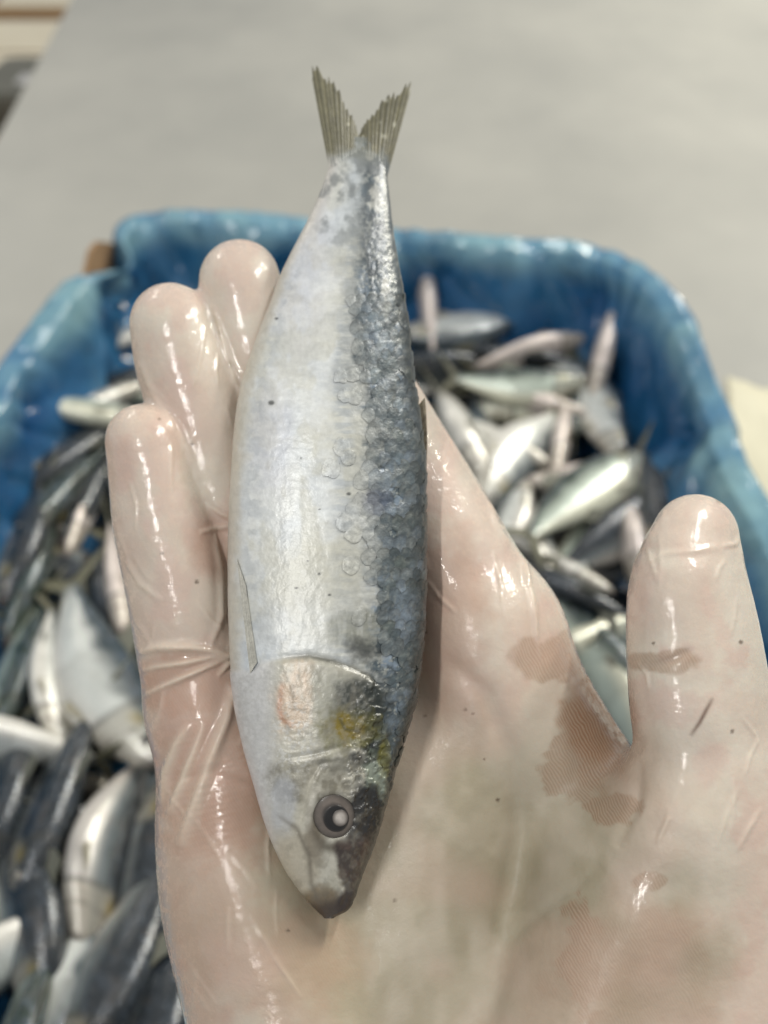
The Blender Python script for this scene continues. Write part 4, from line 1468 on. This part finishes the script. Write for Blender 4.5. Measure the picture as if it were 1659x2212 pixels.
# fine skin lines below the little finger
disp += .4 * np.sin((y + .25 * x + 14 * fbm(x * .02, y * .02, 63)) * .42) * blob(x, y, 480, 1720, 170, 140, 1, .3, 64)
HV2 = HV + NG * (disp * front)[:, None]

c = np.zeros((nv, 3)) + lin((207, 191, 175))
n1, n2 = fbm(x * .008, y * .008, 71), fbm(x * .03, y * .03, 72)
c = mixc(c, lin((212, 200, 184)), ss(.4, .62, n1))
c = mixc(c, lin((205, 178, 164)), .6 * ss(.5, .68, fbm(x * .012, y * .009, 73)))
# palm: milky film
pm = blob(x, y, 1000, 1950, 520, 420, .7, .2, 74, .006)
c = mixc(c, lin((166, 156, 132)), .9 * pm)
c = mixc(c, lin((188, 176, 154)), .5 * pm * ss(.5, .65, n1))
c = mixc(c, lin((222, 210, 194)), .3 * ss(.40, .70, fbm(x * .010, y * .006, 94, 3)) * front)
# where the film clings to the skin
cl = np.maximum.reduce([
    .75 * blob(x, y, 400, 1480, 120, 75, .7, .3, 75), .7 * blob(x, y, 450, 1700, 150, 190, .9, .35, 76), .45 * blob(x, y, 430, 2000, 110, 260, .9, .35, 77),
    .5 * blob(x, y, 960, 1330, 90, 190, .9, .4, 78), .35 * blob(x, y, 560, 2080, 200, 120, .9, .4, 79), .5 * blob(x, y, 470, 1180, 60, 70, .9, .3, 80)])
c = mixc(c, lin((178, 138, 116)), cl)
wp = np.maximum.reduce([
    .9 * blob(x, y, 1280, 1590, 66, 125, .5, .6, 81, .02), .8 * blob(x, y, 1320, 1748, 52, 32, .35, .8, 82, .03), .7 * blob(x, y, 1225, 1660, 50, 60, .5, 1.0, 182, .03), .7 * blob(x, y, 1200, 1425, 80, 55, .25, .6, 83, .02),
    .7 * blob(x, y, 1430, 1430, 70, 26, .3, .6, 84, .02), .62 * blob(x, y, 1400, 2110, 185, 150, .7, .5, 85, .012), .8 * blob(x, y, 1262, 2080, 48, 115, .4, .9, 86, .03),
    .7 * blob(x, y, 1400, 1905, 38, 20, .25, .5, 87, .02)])
c = mixc(c, lin((142, 110, 82)), .78 * wp)
c = mixc(c, lin((150, 110, 78)), .6 * blob(x, y, 1290, 1560, 70, 90, .8, .4, 88))
# opaque ridges of the film are paler
for pts, w_, hg in RIDGES[:7]:
    c = mixc(c, lin((224, 210, 190)), .75 * line(x, y, pts, w_))
for pts, w_, hg in RIDGES[7:]:
    c = mixc(c, lin((222, 208, 190)), min(.4, .09 * hg) * line(x, y, pts, w_))
# dirt: specks and a dark hair
for sx, sy, r in ((920, 1365, 5), (918, 1546, 5), (1005, 1533, 6), (1022, 1542, 5), (1075, 1728, 6), (853, 1945, 5), (622, 2010, 6), (350, 1195, 4), (425, 1257, 6), (1410, 1390, 5), (1600, 1387, 6), (1582, 1580, 6), (1310, 1010, 5), (590, 1770, 4), (1046, 1640, 4), (1555, 1080, 10), (1240, 1360, 5), (345, 905, 5), (415, 960, 5)):
    c = mixc(c, lin((92, 76, 60)), .8 * blob(x, y, sx, sy, r * .75, r * .65, .9, .3, int(sy)))
c = mixc(c, lin((92, 64, 46)), .9 * line(x, y, [(1490, 1592), (1512, 1560), (1525, 1535), (1541, 1506)], 4.5))
c = mixc(c, lin((150, 132, 104)), .6 * line(x, y, RIDGES[9][0], 5) * ss(.45, .6, n2))
c = c * (.97 - .10 * ss(1500, 2100, y) * pm)[:, None]  # viewer's shadow on the lower palm, painted in as darker colour
c = mixc(c, lin((200, 168, 152)), .3 * ss(.42, .70, fbm(x * .006, y * .006, 93, 2)))
wet = np.clip(1.0 - .9 * ss(.15, .7, blob(x, y, 900, 1850, 330, 520, 1.0, .3, 150, .006)) - .95 * ss(1640, 1720, y) * ss(1000, 1150, x) + blob(x, y, 1345, 1915, 50, 45, .8, .5, 151), 0, 1)
gl = link("gloved_hand", mesh("gloved_hand", M(*HV2.T) - np.array(M(np.array(900.), np.array(2000.), np.array(-200.))), HF, col=c, tex=HV2, recalc=False, extra={"wetprint": np.clip(wp + .3 * cl, 0, 1), "wetfilm": wet}), MAT_GLOVE)
gl.location = Vector(M(np.array(900.), np.array(2000.), np.array(-200.)))
tag(gl, "open right hand in a wet translucent latex glove, palm up, holding the large sardine", "hand")

# ------------------------------------------------------------------ the lower fish: keep those in sight and say what each lies under
bpy.context.view_layer.update()
dg = bpy.context.evaluated_depsgraph_get()
co = Vector(CAM * CM)
LOW = {}
KEPT = set()
for kf, (root, p, kd) in enumerate(FILL):
    hits = 0
    px = []
    for ch in root.children:
        if ch.name.split('.')[0] != 'body':
            continue
        mw = ch.matrix_world
        for vtx in list(ch.data.vertices)[::9]:
            w = mw @ vtx.co
            d = w - co
            zc = d.dot(Vector(FW))
            sx, sy = CX + F * d.x / zc, CY - F * d.dot(Vector(UP)) / zc
            if not (0 < sx < 1659 and 0 < sy < 2212):
                continue
            ok, loc, nor, ix, ob, mt = SC.ray_cast(dg, co, d.normalized())
            if ok and ob == ch:
                hits += 1
                px.append((sx, sy))
    if hits < 2:
        for ch in list(root.children):
            bpy.data.objects.remove(ch)
        bpy.data.objects.remove(root)
        continue
    KEPT.add(kf)
    mx_, my_ = np.mean(px, 0)
    side = "left of the hand" if mx_ < 500 else ("behind the index finger" if mx_ < 1150 else "right of the index finger")
    LOW.setdefault((kd, side), []).append((my_, root))
    root["group"] = f"lower layer sardines {side}"
ORD = ["farthest", "second farthest", "third farthest", "fourth farthest", "fifth farthest", "sixth farthest", "seventh farthest", "eighth farthest", "ninth farthest", "tenth farthest"]
for (kd, side), lst in LOW.items():
    lst.sort(key=lambda q: q[0])
    for k, (_, root) in enumerate(lst):
        root["label"] = (f"{ORD[min(k, 9)]} {KN[kd]} sardine in the lower layer {side}" if len(lst) > 1 else f"only {KN[kd]} sardine in the lower layer {side}")
